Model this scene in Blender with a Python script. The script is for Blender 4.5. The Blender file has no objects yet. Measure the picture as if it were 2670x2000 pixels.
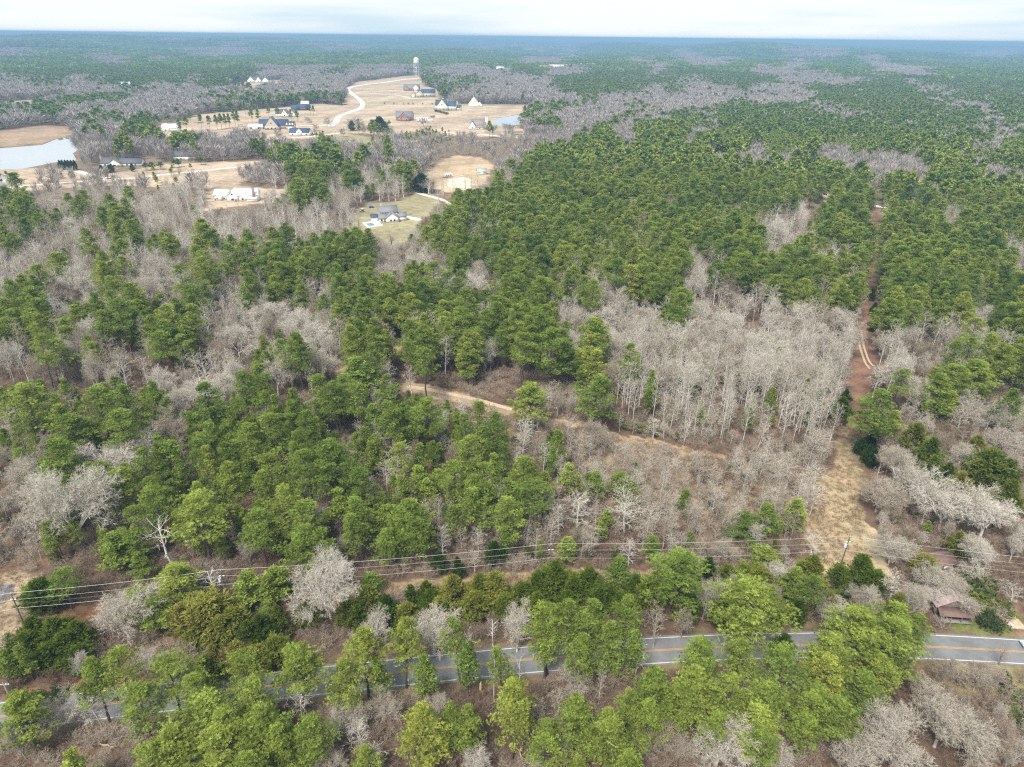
import bpy, math, random
import numpy as np
R = math.radians
rng = np.random.default_rng(7)
random.seed(7)
scene = bpy.context.scene
C = scene.collection

# ------------------------------------------------------------------ camera, sky, sun, exposure
CAM_H, F_PX, PITCH, ROLL = 120.0, 1780.0, R(26.95), R(0.62)
W0, H0 = 2670.0, 2000.0
_r = np.array([1.0, 0, 0]); _u = np.array([0, math.sin(PITCH), math.cos(PITCH)])
FWD = np.array([0, math.cos(PITCH), -math.sin(PITCH)])
RGT = _r * math.cos(ROLL) + _u * math.sin(ROLL)
UPV = -_r * math.sin(ROLL) + _u * math.cos(ROLL)
cam_d = bpy.data.cameras.new('camera')
cam_d.sensor_width = 36.0; cam_d.lens = 36.0 * F_PX / W0
cam_d.clip_start = 1.0; cam_d.clip_end = 90000.0
cam = bpy.data.objects.new('camera', cam_d); C.objects.link(cam)
from mathutils import Matrix
cam.matrix_world = Matrix(((RGT[0], UPV[0], -FWD[0], 0), (RGT[1], UPV[1], -FWD[1], 0), (RGT[2], UPV[2], -FWD[2], CAM_H), (0, 0, 0, 1)))
scene.camera = cam

SUN_EL, SUN_AZ = R(56), R(208)      # compass angle from +Y, clockwise: behind the camera, a little to its left
world = bpy.data.worlds.new('World'); scene.world = world; world.use_nodes = True
nt = world.node_tree; nt.nodes.clear()
def N(tree, kind, **kw):
    n = tree.nodes.new(kind)
    for k, v in kw.items():
        if k in n.inputs.keys() if hasattr(n.inputs, 'keys') else False: n.inputs[k].default_value = v
        else: setattr(n, k, v)
    return n
out = N(nt, 'ShaderNodeOutputWorld'); bg = N(nt, 'ShaderNodeBackground'); bg.inputs['Strength'].default_value = 0.094
sky = N(nt, 'ShaderNodeTexSky'); sky.sky_type = 'NISHITA'; sky.sun_disc = False
sky.sun_elevation = SUN_EL; sky.sun_rotation = SUN_AZ; sky.air_density = 1.0; sky.dust_density = 1.5
tc = N(nt, 'ShaderNodeTexCoord'); mp = N(nt, 'ShaderNodeMapping'); mp.inputs['Scale'].default_value = (2.2, 2.2, 26.0)
mp.inputs['Location'].default_value = (3.1, 0.4, 1.7)
nz = N(nt, 'ShaderNodeTexNoise'); nz.inputs['Scale'].default_value = 1.0; nz.inputs['Detail'].default_value = 5.0; nz.inputs['Roughness'].default_value = 0.55
rp = N(nt, 'ShaderNodeValToRGB'); rp.color_ramp.elements[0].position = 0.34; rp.color_ramp.elements[1].position = 0.56
rp.color_ramp.elements[0].color = (0.12, 0.12, 0.12, 1)
mx = N(nt, 'ShaderNodeMix'); mx.data_type = 'RGBA'; mx.inputs[7].default_value = (5.5, 5.75, 5.9, 1)
veil = N(nt, 'ShaderNodeMix'); veil.data_type = 'RGBA'; veil.inputs[0].default_value = 0.86; veil.inputs[7].default_value = (3.7, 4.85, 5.65, 1)
nt.links.new(tc.outputs['Generated'], mp.inputs['Vector']); nt.links.new(mp.outputs[0], nz.inputs['Vector'])
nt.links.new(nz.outputs['Fac'], rp.inputs['Fac']); nt.links.new(rp.outputs['Color'], mx.inputs[0])
nt.links.new(sky.outputs[0], veil.inputs[6]); nt.links.new(veil.outputs[2], mx.inputs[6]); nt.links.new(mx.outputs[2], bg.inputs['Color']); nt.links.new(bg.outputs[0], out.inputs['Surface'])
sun_d = bpy.data.lights.new('sun', 'SUN'); sun_d.energy = 3.2; sun_d.angle = R(18); sun_d.color = (1.0, 0.95, 0.87)
sun = bpy.data.objects.new('sun', sun_d); C.objects.link(sun)
from mathutils import Vector
_sd = Vector((math.sin(SUN_AZ) * math.cos(SUN_EL), math.cos(SUN_AZ) * math.cos(SUN_EL), math.sin(SUN_EL)))
sun.rotation_euler = (-_sd).to_track_quat('-Z', 'Y').to_euler()
scene.view_settings.view_transform = 'Standard'; scene.view_settings.look = 'None'
scene.view_settings.exposure = 0.96; scene.view_settings.gamma = 1.0
cy = scene.cycles
cy.max_bounces = 5; cy.diffuse_bounces = 3; cy.glossy_bounces = 2; cy.transmission_bounces = 2; cy.transparent_max_bounces = 4; cy.volume_bounces = 0
cy.use_denoising = False; cy.pixel_filter_type = 'BLACKMAN_HARRIS'; cy.filter_width = 1.25
cy.use_fast_gi = False; cy.caustics_reflective = False; cy.caustics_refractive = False

# ------------------------------------------------------------------ picture point <-> place on the ground
def ray(px, py):
    px = np.asarray(px, float); py = np.asarray(py, float)
    return FWD + ((px - W0 / 2) / F_PX)[..., None] * RGT - ((py - H0 / 2) / F_PX)[..., None] * UPV
def G(px, py, z=0.0):
    d = ray(px, py); t = (z - CAM_H) / d[..., 2]
    p = d * t[..., None]; p[..., 2] = z
    return p
def proj(p):
    q = np.asarray(p, float) - np.array([0, 0, CAM_H])
    dz = q @ FWD; dz = np.where(dz < 0.1, 0.1, dz)
    return W0 / 2 + F_PX * (q @ RGT) / dz, H0 / 2 - F_PX * (q @ UPV) / dz, dz
def sstep(a, b, x):
    t = np.clip((x - a) / (b - a), 0, 1); return t * t * (3 - 2 * t)
_ph = np.random.default_rng(3).uniform(0, 6.28, (40, 2)); _an = np.random.default_rng(4).uniform(0, 6.28, 40)
def wav(x, y, L, k0=0, n=7):
    s = 0
    for i in range(n):
        a = _an[(k0 + i) % 40]; f = 6.283 / L * (0.6 + 0.8 * ((i * 0.37) % 1))
        s = s + np.sin((x * math.cos(a) + y * math.sin(a)) * f + _ph[(k0 + i) % 40, 0])
    return s / math.sqrt(n / 2)
def terrain(x, y):
    r = np.hypot(x, y); a = sstep(2700, 6500, r)
    h = a * (20 * wav(x, y, 5200, 0) + 13 * wav(x, y, 1700, 9)) - 6 * a
    h = h + 66 * sstep(7200, 10500, y) * sstep(2500, -3500, x) * (0.8 + 0.2 * wav(x, y, 4000, 5))
    for y0, am, w in ((4300, 24, 330), (5500, 40, 520), (7000, 48, 650)):
        h = h + am * np.exp(-((y - y0 - 0.12 * x - 160 * wav(x, 0 * y, 3000, 2)) / w) ** 2) * sstep(900, -1500, x) * (0.75 + 0.25 * wav(x, y, 1500, 30))
    h = h + 30 * np.exp(-((y - 6200 + 0.1 * x) / 500) ** 2) * sstep(800, 2500, x) * (0.7 + 0.3 * wav(x, y, 1400, 6))
    return np.minimum(h, 92.0)

# ------------------------------------------------------------------ materials
def mat(name, col, rough=0.8, metal=0.0, var=0.0, scale=1.0, col2=None):
    m = bpy.data.materials.new(name); m.use_nodes = True; t = m.node_tree; b = t.nodes['Principled BSDF']
    b.inputs['Roughness'].default_value = rough; b.inputs['Metallic'].default_value = metal
    if var or col2:
        nz = t.nodes.new('ShaderNodeTexNoise'); nz.inputs['Scale'].default_value = scale; nz.inputs['Detail'].default_value = 6; nz.inputs['Roughness'].default_value = 0.65
        g = t.nodes.new('ShaderNodeTexCoord'); t.links.new(g.outputs['Object'], nz.inputs['Vector'])
        r = t.nodes.new('ShaderNodeValToRGB'); c2 = col2 or tuple(c * (1 - var) for c in col); c1 = col if col2 else tuple(min(1, c * (1 + var)) for c in col)
        r.color_ramp.elements[0].position = 0.3; r.color_ramp.elements[1].position = 0.7
        r.color_ramp.elements[0].color = (*c2, 1); r.color_ramp.elements[1].color = (*c1, 1)
        t.links.new(nz.outputs['Fac'], r.inputs['Fac']); t.links.new(r.outputs['Color'], b.inputs['Base Color'])
    else: b.inputs['Base Color'].default_value = (*col, 1)
    return m
def leaf_mat(name, stops, trans=0.25, spread=0.35):
    """needles/twigs: hue from the plant's own tint, brightness varies a little clump by clump"""
    m = bpy.data.materials.new(name); m.use_nodes = True; t = m.node_tree; t.nodes.clear()
    o = t.nodes.new('ShaderNodeOutputMaterial')
    ti = t.nodes.new('ShaderNodeAttribute'); ti.attribute_type = 'INSTANCER'; ti.attribute_name = 'tint'
    r = t.nodes.new('ShaderNodeValToRGB'); e = r.color_ramp.elements
    while len(e) < len(stops): e.new(0.5)
    for k, c in enumerate(stops): e[k].position = k / (len(stops) - 1); e[k].color = (*c, 1)
    v = t.nodes.new('ShaderNodeAttribute'); v.attribute_type = 'GEOMETRY'; v.attribute_name = 'v'
    ma = t.nodes.new('ShaderNodeMapRange'); ma.inputs['To Min'].default_value = 1 - spread; ma.inputs['To Max'].default_value = 1 + spread
    mu = t.nodes.new('ShaderNodeVectorMath'); mu.operation = 'SCALE'
    t.links.new(ti.outputs['Fac'], r.inputs['Fac']); t.links.new(v.outputs['Fac'], ma.inputs['Value'])
    t.links.new(r.outputs['Color'], mu.inputs[0]); t.links.new(ma.outputs[0], mu.inputs['Scale'])
    d = t.nodes.new('ShaderNodeBsdfDiffuse'); t.links.new(mu.outputs[0], d.inputs['Color'])
    if trans > 0:
        tr = t.nodes.new('ShaderNodeBsdfTranslucent'); t.links.new(mu.outputs[0], tr.inputs['Color'])
        ms = t.nodes.new('ShaderNodeMixShader'); ms.inputs[0].default_value = trans
        t.links.new(d.outputs[0], ms.inputs[1]); t.links.new(tr.outputs[0], ms.inputs[2]); t.links.new(ms.outputs[0], o.inputs['Surface'])
    else: t.links.new(d.outputs[0], o.inputs['Surface'])
    return m
M = {}
M['needles'] = leaf_mat('pine_needles', [(0.130, 0.193, 0.046), (0.212, 0.283, 0.056), (0.285, 0.338, 0.068), (0.37, 0.385, 0.078)], 0.3, 0.75)
M['cedar'] = leaf_mat('cedar_sprays', [(0.045, 0.088, 0.018), (0.125, 0.175, 0.022), (0.215, 0.228, 0.042), (0.335, 0.305, 0.078)], 0.3, 0.5)
M['twigs'] = leaf_mat('bare_twigs', [(0.66, 0.63, 0.595), (0.50, 0.455, 0.41), (0.37, 0.305, 0.24), (0.25, 0.165, 0.125)], 0.0, 0.3)
M['finetwigs'] = leaf_mat('bare_fine_twigs', [(0.60, 0.555, 0.485), (0.47, 0.42, 0.35), (0.35, 0.285, 0.225), (0.25, 0.17, 0.13)], 0.0, 0.3)
M['farwoods'] = leaf_mat('far_bare_crowns', [(0.37, 0.335, 0.315), (0.31, 0.27, 0.245), (0.26, 0.215, 0.18)], 0.0, 0.35)
M['brush'] = leaf_mat('brush_twigs', [(0.42, 0.355, 0.285), (0.29, 0.22, 0.17), (0.19, 0.13, 0.095)], 0.0, 0.35)
M['leaf'] = leaf_mat('evergreen_leaves', [(0.055, 0.08, 0.03), (0.12, 0.155, 0.045), (0.21, 0.225, 0.06)], 0.3, 0.4)
M['straw'] = leaf_mat('dry_grass_blades', [(0.29, 0.215, 0.135), (0.215, 0.15, 0.10)], 0.15, 0.3)
M['pinebark'] = mat('pine_bark', (0.085, 0.06, 0.05), 0.95, var=0.35, scale=3.0)
M['graybark'] = mat('gray_bark', (0.36, 0.33, 0.30), 0.95, var=0.3, scale=2.0)

# ------------------------------------------------------------------ mesh building
class MB:
    def __init__(s): s.v = []; s.f = []; s.a = []; s.mi = []; s.n = 0; s.sm = False
    def add(s, verts, faces, val=0.5, mi=0):
        verts = np.asarray(verts, float).reshape(-1, 3); faces = np.asarray(faces, int)
        s.v.append(verts); s.f.append(faces + s.n); s.n += len(verts)
        s.a.append(np.broadcast_to(np.asarray(val, float), (len(verts),)).copy() if np.ndim(val) == 0 else np.asarray(val, float))
        s.mi.append(np.full(len(faces), mi)); return s
    def join(s, o, mi=0):
        for v, f, a, m in zip(o.v, o.f, o.a, o.mi):
            s.v.append(v); s.f.append(f + s.n); s.a.append(a); s.mi.append(np.full(len(f), mi))
        s.n += o.n; return s
    def box(s, x0, x1, y0, y1, z0, z1, mi=0):
        v = [(x, y, z) for z in (z0, z1) for x, y in ((x0, y0), (x1, y0), (x1, y1), (x0, y1))]
        return s.add(v, [(0, 3, 2, 1), (4, 5, 6, 7), (0, 1, 5, 4), (1, 2, 6, 5), (2, 3, 7, 6), (3, 0, 4, 7)], mi=mi)
    def hexa(s, v, mi=0):
        return s.add(v, [(0, 3, 2, 1), (4, 5, 6, 7), (0, 1, 5, 4), (1, 2, 6, 5), (2, 3, 7, 6), (3, 0, 4, 7)], mi=mi)
    def tubes(s, p0, p1, r0, r1, n=3, val=0.5, mi=0):
        p0 = np.asarray(p0, float); p1 = np.asarray(p1, float); r0 = np.asarray(r0, float); r1 = np.asarray(r1, float); k = len(p0)
        d = p1 - p0; d /= np.maximum(np.linalg.norm(d, axis=1, keepdims=True), 1e-9)
        ref = np.where(np.abs(d[:, 2:3]) > 0.9, np.array([[1.0, 0, 0]]), np.array([[0, 0, 1.0]]))
        a = np.cross(d, ref); a /= np.linalg.norm(a, axis=1, keepdims=True); b = np.cross(d, a)
        th = np.arange(n) * 2 * math.pi / n; cs = np.cos(th)[None, :, None]; sn = np.sin(th)[None, :, None]
        off = a[:, None, :] * cs + b[:, None, :] * sn
        V = np.concatenate([p0[:, None] + off * r0[:, None, None], p1[:, None] + off * r1[:, None, None]], 1).reshape(-1, 3)
        base = (np.arange(k) * 2 * n)[:, None, None]; i = np.arange(n); j = (i + 1) % n
        q = np.stack([i, j, j + n, i + n], 1)[None] + base
        return s.add(V, q.reshape(-1, 4), np.repeat(np.broadcast_to(val, (k,)), 2 * n), mi)
    def mesh(s, name, mats, smooth=False):
        me = bpy.data.meshes.new(name); V = np.concatenate(s.v); me.vertices.add(len(V)); me.vertices.foreach_set('co', V.astype(np.float32).ravel())
        loops = np.concatenate([f.ravel() for f in s.f]); cnt = np.concatenate([np.full(len(f), f.shape[1]) for f in s.f])
        me.loops.add(len(loops)); me.polygons.add(len(cnt))
        me.polygons.foreach_set('loop_start', np.concatenate([[0], np.cumsum(cnt)[:-1]]).astype(np.int32))
        me.polygons.foreach_set('vertices', loops.astype(np.int32))
        for m in mats: me.materials.append(m)
        me.polygons.foreach_set('material_index', np.concatenate(s.mi).astype(np.int32))
        at = me.attributes.new('v', 'FLOAT', 'POINT'); at.data.foreach_set('value', np.concatenate(s.a).astype(np.float32))
        if smooth: me.polygons.foreach_set('use_smooth', np.ones(len(cnt), bool))
        me.update(calc_edges=True); return me
def link(name, me, parent=None, loc=None, rz=0.0):
    o = bpy.data.objects.new(name, me); C.objects.link(o)
    if parent: o.parent = parent
    if loc is not None: o.location = tuple(float(c) for c in loc)
    o.rotation_euler = (0, 0, rz); return o
def tag(o, label=None, cat=None, group=None, kind=None):
    if label: o['label'] = label
    if cat: o['category'] = cat
    if group: o['group'] = group
    if kind: o['kind'] = kind
    return o
def part(name, mb, m, parent, label=None, smooth=False):
    o = link(name, mb.mesh(name, [m], smooth), parent)
    if label: o['label'] = label
    return o
def thing(name, label, cat, loc, rz=0.0, group=None): return tag(link(name, None, None, loc, rz), label, cat, group)
# ------------------------------------------------------------------ plants
def unit(v): return v / np.maximum(np.linalg.norm(v, axis=-1, keepdims=True), 1e-9)
def blades(mb, base, dirs, L, Wd, rg, val, mi=0):
    """thin triangles from base along dirs"""
    n = len(base); side = unit(np.cross(dirs, rg.normal(size=(n, 3)))) * (np.asarray(Wd) * 0.5 * np.ones(n))[:, None]
    tip = base + dirs * (np.asarray(L) * np.ones(n))[:, None]; mid = base + dirs * (np.asarray(L) * 0.45 * np.ones(n))[:, None]
    V = np.stack([base, mid + side, tip, mid - side], 1).reshape(-1, 3)
    return mb.add(V, np.arange(4 * n).reshape(n, 4), np.repeat(val, 4), mi)
def clumps(mb, cen, rad, ntuft, nblade, L, Wd, rg, flat=0.7, up=0.45):
    k = len(cen); rad = np.broadcast_to(rad, (k,))
    o = unit(rg.normal(size=(k, ntuft, 3)) + np.array([0, 0, up])); rr = rg.uniform(0.55, 1.0, (k, ntuft, 1))
    pos = cen[:, None] + o * rr * rad[:, None, None] * np.array([1, 1, flat])
    d0 = unit(o + np.array([0, 0, 0.35]))
    val = np.clip(rg.normal(0.5, 0.2, (k, 1, 1)) + rg.normal(0, 0.14, (k, ntuft, 1)), 0, 1) * np.ones((k, ntuft, nblade))
    d = unit(d0[:, :, None] + rg.normal(size=(k, ntuft, nblade, 3)) * 0.55)
    b = np.repeat(pos[:, :, None], nblade, 2).reshape(-1, 3)
    return blades(mb, b, d.reshape(-1, 3), L * rg.uniform(0.7, 1.15, len(b)), Wd, rg, val.ravel())
def pine(seed, H=19.0, Wc=6.5, bottom=0.45, nbr=46, ncl=5, ntuft=11, nbl=5, L=0.42, Wd=0.085, lean=0.03, crad=0.62, top=0.55):
    rg = np.random.default_rng(seed); tr = MB(); cr = MB()
    n = 9; z = np.linspace(0, H * 0.97, n); ox = np.cumsum(rg.normal(0, lean * H / n, n)); oy = np.cumsum(rg.normal(0, lean * H / n, n)); ox -= ox[0]; oy -= oy[0]
    P = np.stack([ox, oy, z], 1); rad = np.interp(z / H, [0, 0.1, 1], [0.25, 0.19, 0.03]) * H / 19
    tr.tubes(P[:-1], P[1:], rad[:-1], rad[1:], 6)
    t = np.sort(rg.uniform(0, 1, nbr)); t[-5:] = rg.uniform(0.93, 1.0, 5); zz = H * (bottom + (0.985 - bottom) * t)
    az = np.arange(nbr) * 2.4 + rg.uniform(-0.5, 0.5, nbr)
    prof = np.clip((1 - t), 0.0, 1) ** top * np.clip(0.55 + 1.6 * t, 0, 1); prof /= prof.max()
    ln = Wc / 2 * np.maximum(prof, 0.14) * rg.uniform(0.6, 1.15, nbr)
    el = R(2) + (R(58)) * t ** 1.5 + rg.normal(0, R(9), nbr)
    root = np.stack([np.interp(zz, z, ox), np.interp(zz, z, oy), zz - 0.03 * H], 1)
    d = np.stack([np.cos(az) * np.cos(el), np.sin(az) * np.cos(el), np.sin(el)], 1); tip = root + d * ln[:, None]
    mid = root + d * ln[:, None] * 0.5 - np.array([0, 0, 0.12]) ; rb = 0.02 + 0.012 * ln
    tr.tubes(root, mid, rb * 1.4, rb, 3); tr.tubes(mid, tip, rb, rb * 0.3, 3)
    cs = []
    for k in range(ncl):
        f = 1.0 - 0.6 * (k / max(1, ncl - 1)) * rg.uniform(0.7, 1, nbr)
        lat = rg.normal(0, 1, (nbr, 3)) * np.array([1, 1, 0.3]) * (0.12 + 0.17 * ln[:, None]) * (k > 0)
        cs.append(root + (tip - root) * f[:, None] + lat + np.array([0, 0, 0.12]))
    nd = int(nbr * 0.5)        # a few dead bare branch stubs below the crown
    zs = rg.uniform(0.22, bottom + 0.1, nd) * H; aa = rg.uniform(0, 6.28, nd); l2 = rg.uniform(0.5, 1.8, nd)
    q0 = np.stack([np.interp(zs, z, ox), np.interp(zs, z, oy), zs], 1); q1 = q0 + np.stack([np.cos(aa) * l2, np.sin(aa) * l2, rg.uniform(-0.3, 0.3, nd)], 1)
    tr.tubes(q0, q1, np.full(nd, 0.03), np.full(nd, 0.008), 3)
    clumps(cr, np.concatenate(cs), crad * rg.uniform(0.7, 1.25, nbr * ncl) * Wc / 6.5, ntuft, nbl, L, Wd, rg)
    return tr, cr
def bare(seed, H=15.0, Wc=11.0, form='round', dens=1.0, thick=1.0):
    """leafless tree: trunk, then limbs, branches, twigs"""
    rd = random.Random(seed); seg = [[], []]        # trunk+limbs, finer branches
    def grow(p, d, L, r, lv, bend, upw, kids, dest, r_end=0.55):
        n = (5, 5, 4, 3, 2)[lv]; nodes = []
        for i in range(n):
            d = [d[k] + rd.gauss(0, bend) for k in range(3)]; d[2] += upw; m = math.sqrt(d[0] ** 2 + d[1] ** 2 + d[2] ** 2); d = [c / m for c in d]
            q = [p[k] + d[k] * L / n for k in range(3)]; ra = r * (1 - (1 - r_end) * i / n); rb = r * (1 - (1 - r_end) * (i + 1) / n)
            seg[dest].append((p, q, ra, rb)); p = q; nodes.append((p, d, rb, (i + 1) / n))
        return nodes
    def side(d, ang):
        a = rd.uniform(0, 6.283); u = Vector(d); w = u.orthogonal().normalized(); w.rotate(__import__('mathutils').Quaternion(u, a))
        v = u * math.cos(ang) + w * math.sin(ang); return [v.x, v.y, v.z]
    def ramify(p, d, L, r, lv, top):
        nodes = grow(p, d, L, r, lv, 0.10 + 0.05 * lv, 0.05 if form != 'round' else 0.03, 0, 0 if lv <= 1 else 1, 0.35)
        if lv >= top: return
        nk = {1: 9, 2: 6, 3: 5}[lv] * dens
        for i in range(int(nk)):
            q, dd, rr, f = nodes[min(len(nodes) - 1, int(len(nodes) * (0.25 + 0.75 * (i + rd.random()) / nk)))]
            ramify(q, side(dd, R(rd.uniform(24, 55))), L * rd.uniform(0.38, 0.6) * (1.15 - 0.4 * f), max(0.018, rr * 0.62), lv + 1, top)
    if form == 'round':
        th = H * rd.uniform(0.16, 0.26); nodes = grow([0, 0, 0], [rd.gauss(0, 0.04), rd.gauss(0, 0.04), 1], th, 0.33 * H / 15 * thick, 0, 0.05, 0.1, 0, 0, 0.75)
        p, d, r, _ = nodes[-1]; nl = 7; spread = math.atan2(Wc / 2, H - th)
        for i in range(nl):
            an = R(12) if i == 0 else spread * rd.uniform(0.55, 1.12) ; az = i * 2.4 + rd.uniform(-0.3, 0.3)
            dd = [math.sin(an) * math.cos(az), math.sin(an) * math.sin(az), math.cos(an)]
            L = (H - th) * rd.uniform(0.8, 0.98) if i == 0 else math.hypot(Wc / 2, (H - th) * 0.7) * rd.uniform(0.72, 0.92)
            q = nodes[-1 - (i % 3 == 2)][0]; ramify(q, dd, L * 0.82, r * rd.uniform(0.45, 0.65), 1, 4)
    elif form == 'tall':
        nodes = grow([0, 0, 0], [0, 0, 1], H * 0.5, 0.16 * H / 14 * thick, 0, 0.03, 0.2, 0, 0, 0.7); p, d, r, _ = nodes[-1]
        n2 = grow(p, d, H * 0.48, r, 1, 0.05, 0.2, 0, 0, 0.15); nodes = nodes + n2
        nb = int(34 * dens)
        for i in range(nb):
            f = 0.26 + 0.72 * (i / nb) ** 0.9; k = f * len(nodes) - 1; i0 = max(0, min(len(nodes) - 2, int(k))); a = min(1.0, max(0, k - i0))
            q = [nodes[i0][0][c] * (1 - a) + nodes[i0 + 1][0][c] * a for c in range(3)]
            L = Wc * 0.62 * (0.35 + 0.65 * math.sin(math.pi * min(1, 0.15 + 0.85 * (1 - f) ** 0.8))) * rd.uniform(0.6, 1.15)
            an = R(rd.uniform(28, 62)); az = i * 2.4 + rd.uniform(-0.5, 0.5)
            ramify(q, [math.sin(an) * math.cos(az), math.sin(an) * math.sin(az), math.cos(an)], L, max(0.02, nodes[i0][2] * 0.42), 2, 4)
    elif form == 'snag':
        nodes = grow([0, 0, 0], [0.03, 0, 1], H * 0.85, 0.2 * thick, 0, 0.05, 0.15, 0, 0, 0.4)
        for i in range(16):
            q, dd, rr, f = nodes[rd.choice([1, 2, 2, 3, 3, 4, 4])]; an = R(rd.uniform(35, 70)); az = i * 2.4
            ramify(q, [math.sin(an) * math.cos(az), math.sin(an) * math.sin(az), math.cos(an)], Wc * rd.uniform(0.3, 0.55), rr * 0.5, 2, 3)
    else:                                                   # 'brush': many stems from the ground
        for i in range(int(11 * dens)):
            an = R(rd.uniform(5, 50)); az = rd.uniform(0, 6.28); rr = rd.uniform(0, Wc * 0.22)
            ramify([rr * math.cos(az), rr * math.sin(az), 0], [math.sin(an) * math.cos(az), math.sin(an) * math.sin(az), math.cos(an)], H * rd.uniform(0.55, 1.0), 0.03 * thick, 2, 4)
    out = []
    for S in seg:
        mb = MB()
        if S:
            a = np.array([s[0] for s in S]); b = np.array([s[1] for s in S]); ra = np.array([s[2] for s in S]); rb = np.array([s[3] for s in S])
            big = ra > 0.06; vv = np.random.default_rng(seed).uniform(0, 1, len(S))
            for q, n in ((big, 5), (~big, 3)):
                if q.any(): mb.tubes(a[q], b[q], ra[q], rb[q], n, vv[q])
        out.append(mb)
    return out
def cedar(seed, H=8.0, Wc=5.6, nbr=150, nsp=8, nbl=9, L=0.5, Wd=0.10, peak=0.35):
    rg = np.random.default_rng(seed); tr = MB(); cr = MB()
    tr.tubes([[0, 0, 0], [0, 0, H * 0.5]], [[0.05, 0, H * 0.5], [0, 0.05, H * 0.97]], np.array([0.16, 0.1]), np.array([0.1, 0.02]), 5)
    t = rg.uniform(0.04, 1, nbr); prof = np.where(t < peak, 0.45 + 0.55 * t / peak, np.clip((1 - t) / (1 - peak), 0, 1) ** 0.75)
    bump = 1 + 0.22 * np.sin(3 * np.arange(nbr) * 2.4 + 5 * t * 3)
    ln = Wc / 2 * np.maximum(prof, 0.08) * rg.uniform(0.7, 1.12, nbr) * bump; az = rg.uniform(0, 6.28, nbr); el = R(18) + R(50) * t + rg.normal(0, R(8), nbr)
    root = np.stack([0 * t, 0 * t, H * (0.06 + 0.88 * t) - 0.25 * ln], 1); d = np.stack([np.cos(az) * np.cos(el), np.sin(az) * np.cos(el), np.sin(el)], 1)
    tip = root + d * ln[:, None]; tr.tubes(root, tip, np.full(nbr, 0.035), np.full(nbr, 0.008), 3)
    f = rg.uniform(0.45, 1.05, (nbr, nsp, 1)); c = root[:, None] + (tip - root)[:, None] * f + rg.normal(0, 0.16, (nbr, nsp, 3))
    sd = unit(d[:, None] + rg.normal(0, 0.35, (nbr, nsp, 3)) + np.array([0, 0, 0.25]))
    val = np.clip(rg.normal(0.5, 0.2, (nbr, 1, 1)) + rg.normal(0, 0.12, (nbr, nsp, 1)), 0, 1) * np.ones((nbr, nsp, nbl))
    dd = unit(sd[:, :, None] + rg.normal(0, 0.38, (nbr, nsp, nbl, 3))); st = rg.uniform(0, 0.35, (nbr, nsp, nbl, 1)) * sd[:, :, None]
    b = (c[:, :, None] + st).reshape(-1, 3); blades(cr, b, dd.reshape(-1, 3), L * rg.uniform(0.6, 1.2, len(b)), Wd, rg, val.ravel())
    return tr, cr
def shrub(seed, H=2.6, Wc=3.6, k=46, ntuft=10, nbl=5, L=0.34, Wd=0.11):
    rg = np.random.default_rng(seed); tr = MB(); cr = MB(); o = unit(rg.normal(size=(k, 3)) + np.array([0, 0, 0.35])); o[:, 2] = np.abs(o[:, 2])
    c = o * rg.uniform(0.4, 1, (k, 1)) * np.array([Wc / 2, Wc / 2, H * 0.9]) + np.array([0, 0, 0.15]); tr.tubes(np.zeros((k, 3)), c, np.full(k, 0.03), np.full(k, 0.01), 3)
    clumps(cr, c, 0.42, ntuft, nbl, L, Wd, rg, 0.8); return tr, cr
def grasstuft(seed, n=70, H=0.9, S=1.3):
    rg = np.random.default_rng(seed); mb = MB(); b = np.concatenate([rg.normal(0, S * 0.5, (n, 2)), np.zeros((n, 1))], 1)
    d = unit(np.concatenate([rg.normal(0, 0.33, (n, 2)), np.ones((n, 1))], 1)); return blades(mb, b, d, H * rg.uniform(0.5, 1.1, n), 0.07, rg, rg.uniform(0, 1, n))
PROTO = {}       # kind -> list of (trunk mesh, crown mesh)
SIZE = dict(P=(19, 6.5), N=(12, 3.6), B=(15, 11), O=(15, 19), V=(14, 4.6), C=(8, 5.6), D=(12, 5), S=(2.6, 3.6), E=(8, 5.6))
def reg(kind, pairs, m0, m1): PROTO[kind] = [(a.mesh(kind + '_trunk', [m0]), b.mesh(kind + '_crown', [m1])) for a, b in pairs]
pines = [pine(100 + k, bottom=(0.36, 0.44, 0.3, 0.5, 0.4, 0.28, 0.45, 0.34)[k], Wc=6.5, nbr=(46, 42, 54, 36, 46, 56, 36, 48)[k], ntuft=13, ncl=5, crad=(0.56, 0.6, 0.52, 0.64, 0.5, 0.58, 0.62, 0.54)[k], L=0.35, Wd=0.04, nbl=11, top=(0.55, 0.4, 0.65, 0.45, 0.5, 0.75, 0.5, 0.6)[k]) for k in range(8)]
pines += [pine(150 + k, bottom=(0.5, 0.58, 0.42)[k], nbr=(26, 22, 34)[k], ncl=5, ntuft=13, L=0.35, Wd=0.04, nbl=11, crad=(0.7, 0.75, 0.6)[k], top=(0.3, 0.35, 0.8)[k], lean=0.06) for k in range(3)]
reg('P', pines, M['pinebark'], M['needles'])
reg('N', [pine(130 + k, H=12, Wc=3.6, bottom=0.32, nbr=40, ncl=4, ntuft=9, top=0.8, crad=0.8, L=0.36) for k in range(4)], M['pinebark'], M['needles'])
rounds = [bare(200 + k, dens=1.7) for k in range(5)]; reg('B', rounds, M['twigs'], M['finetwigs'])
reg('O', [bare(220 + k, 15, 19, 'round', 2.0) for k in range(3)], M['twigs'], M['finetwigs'])
talls = [bare(240 + k, 14, 4.6, 'tall', 0.95) for k in range(5)]; reg('V', talls, M['twigs'], M['finetwigs'])
reg('D', [bare(260 + k, 12, 5, 'snag') for k in range(3)], M['twigs'], M['twigs'])
reg('C', [cedar(300 + k, peak=(0.3, 0.4, 0.25, 0.45)[k]) for k in range(4)], M['pinebark'], M['cedar'])
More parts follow.
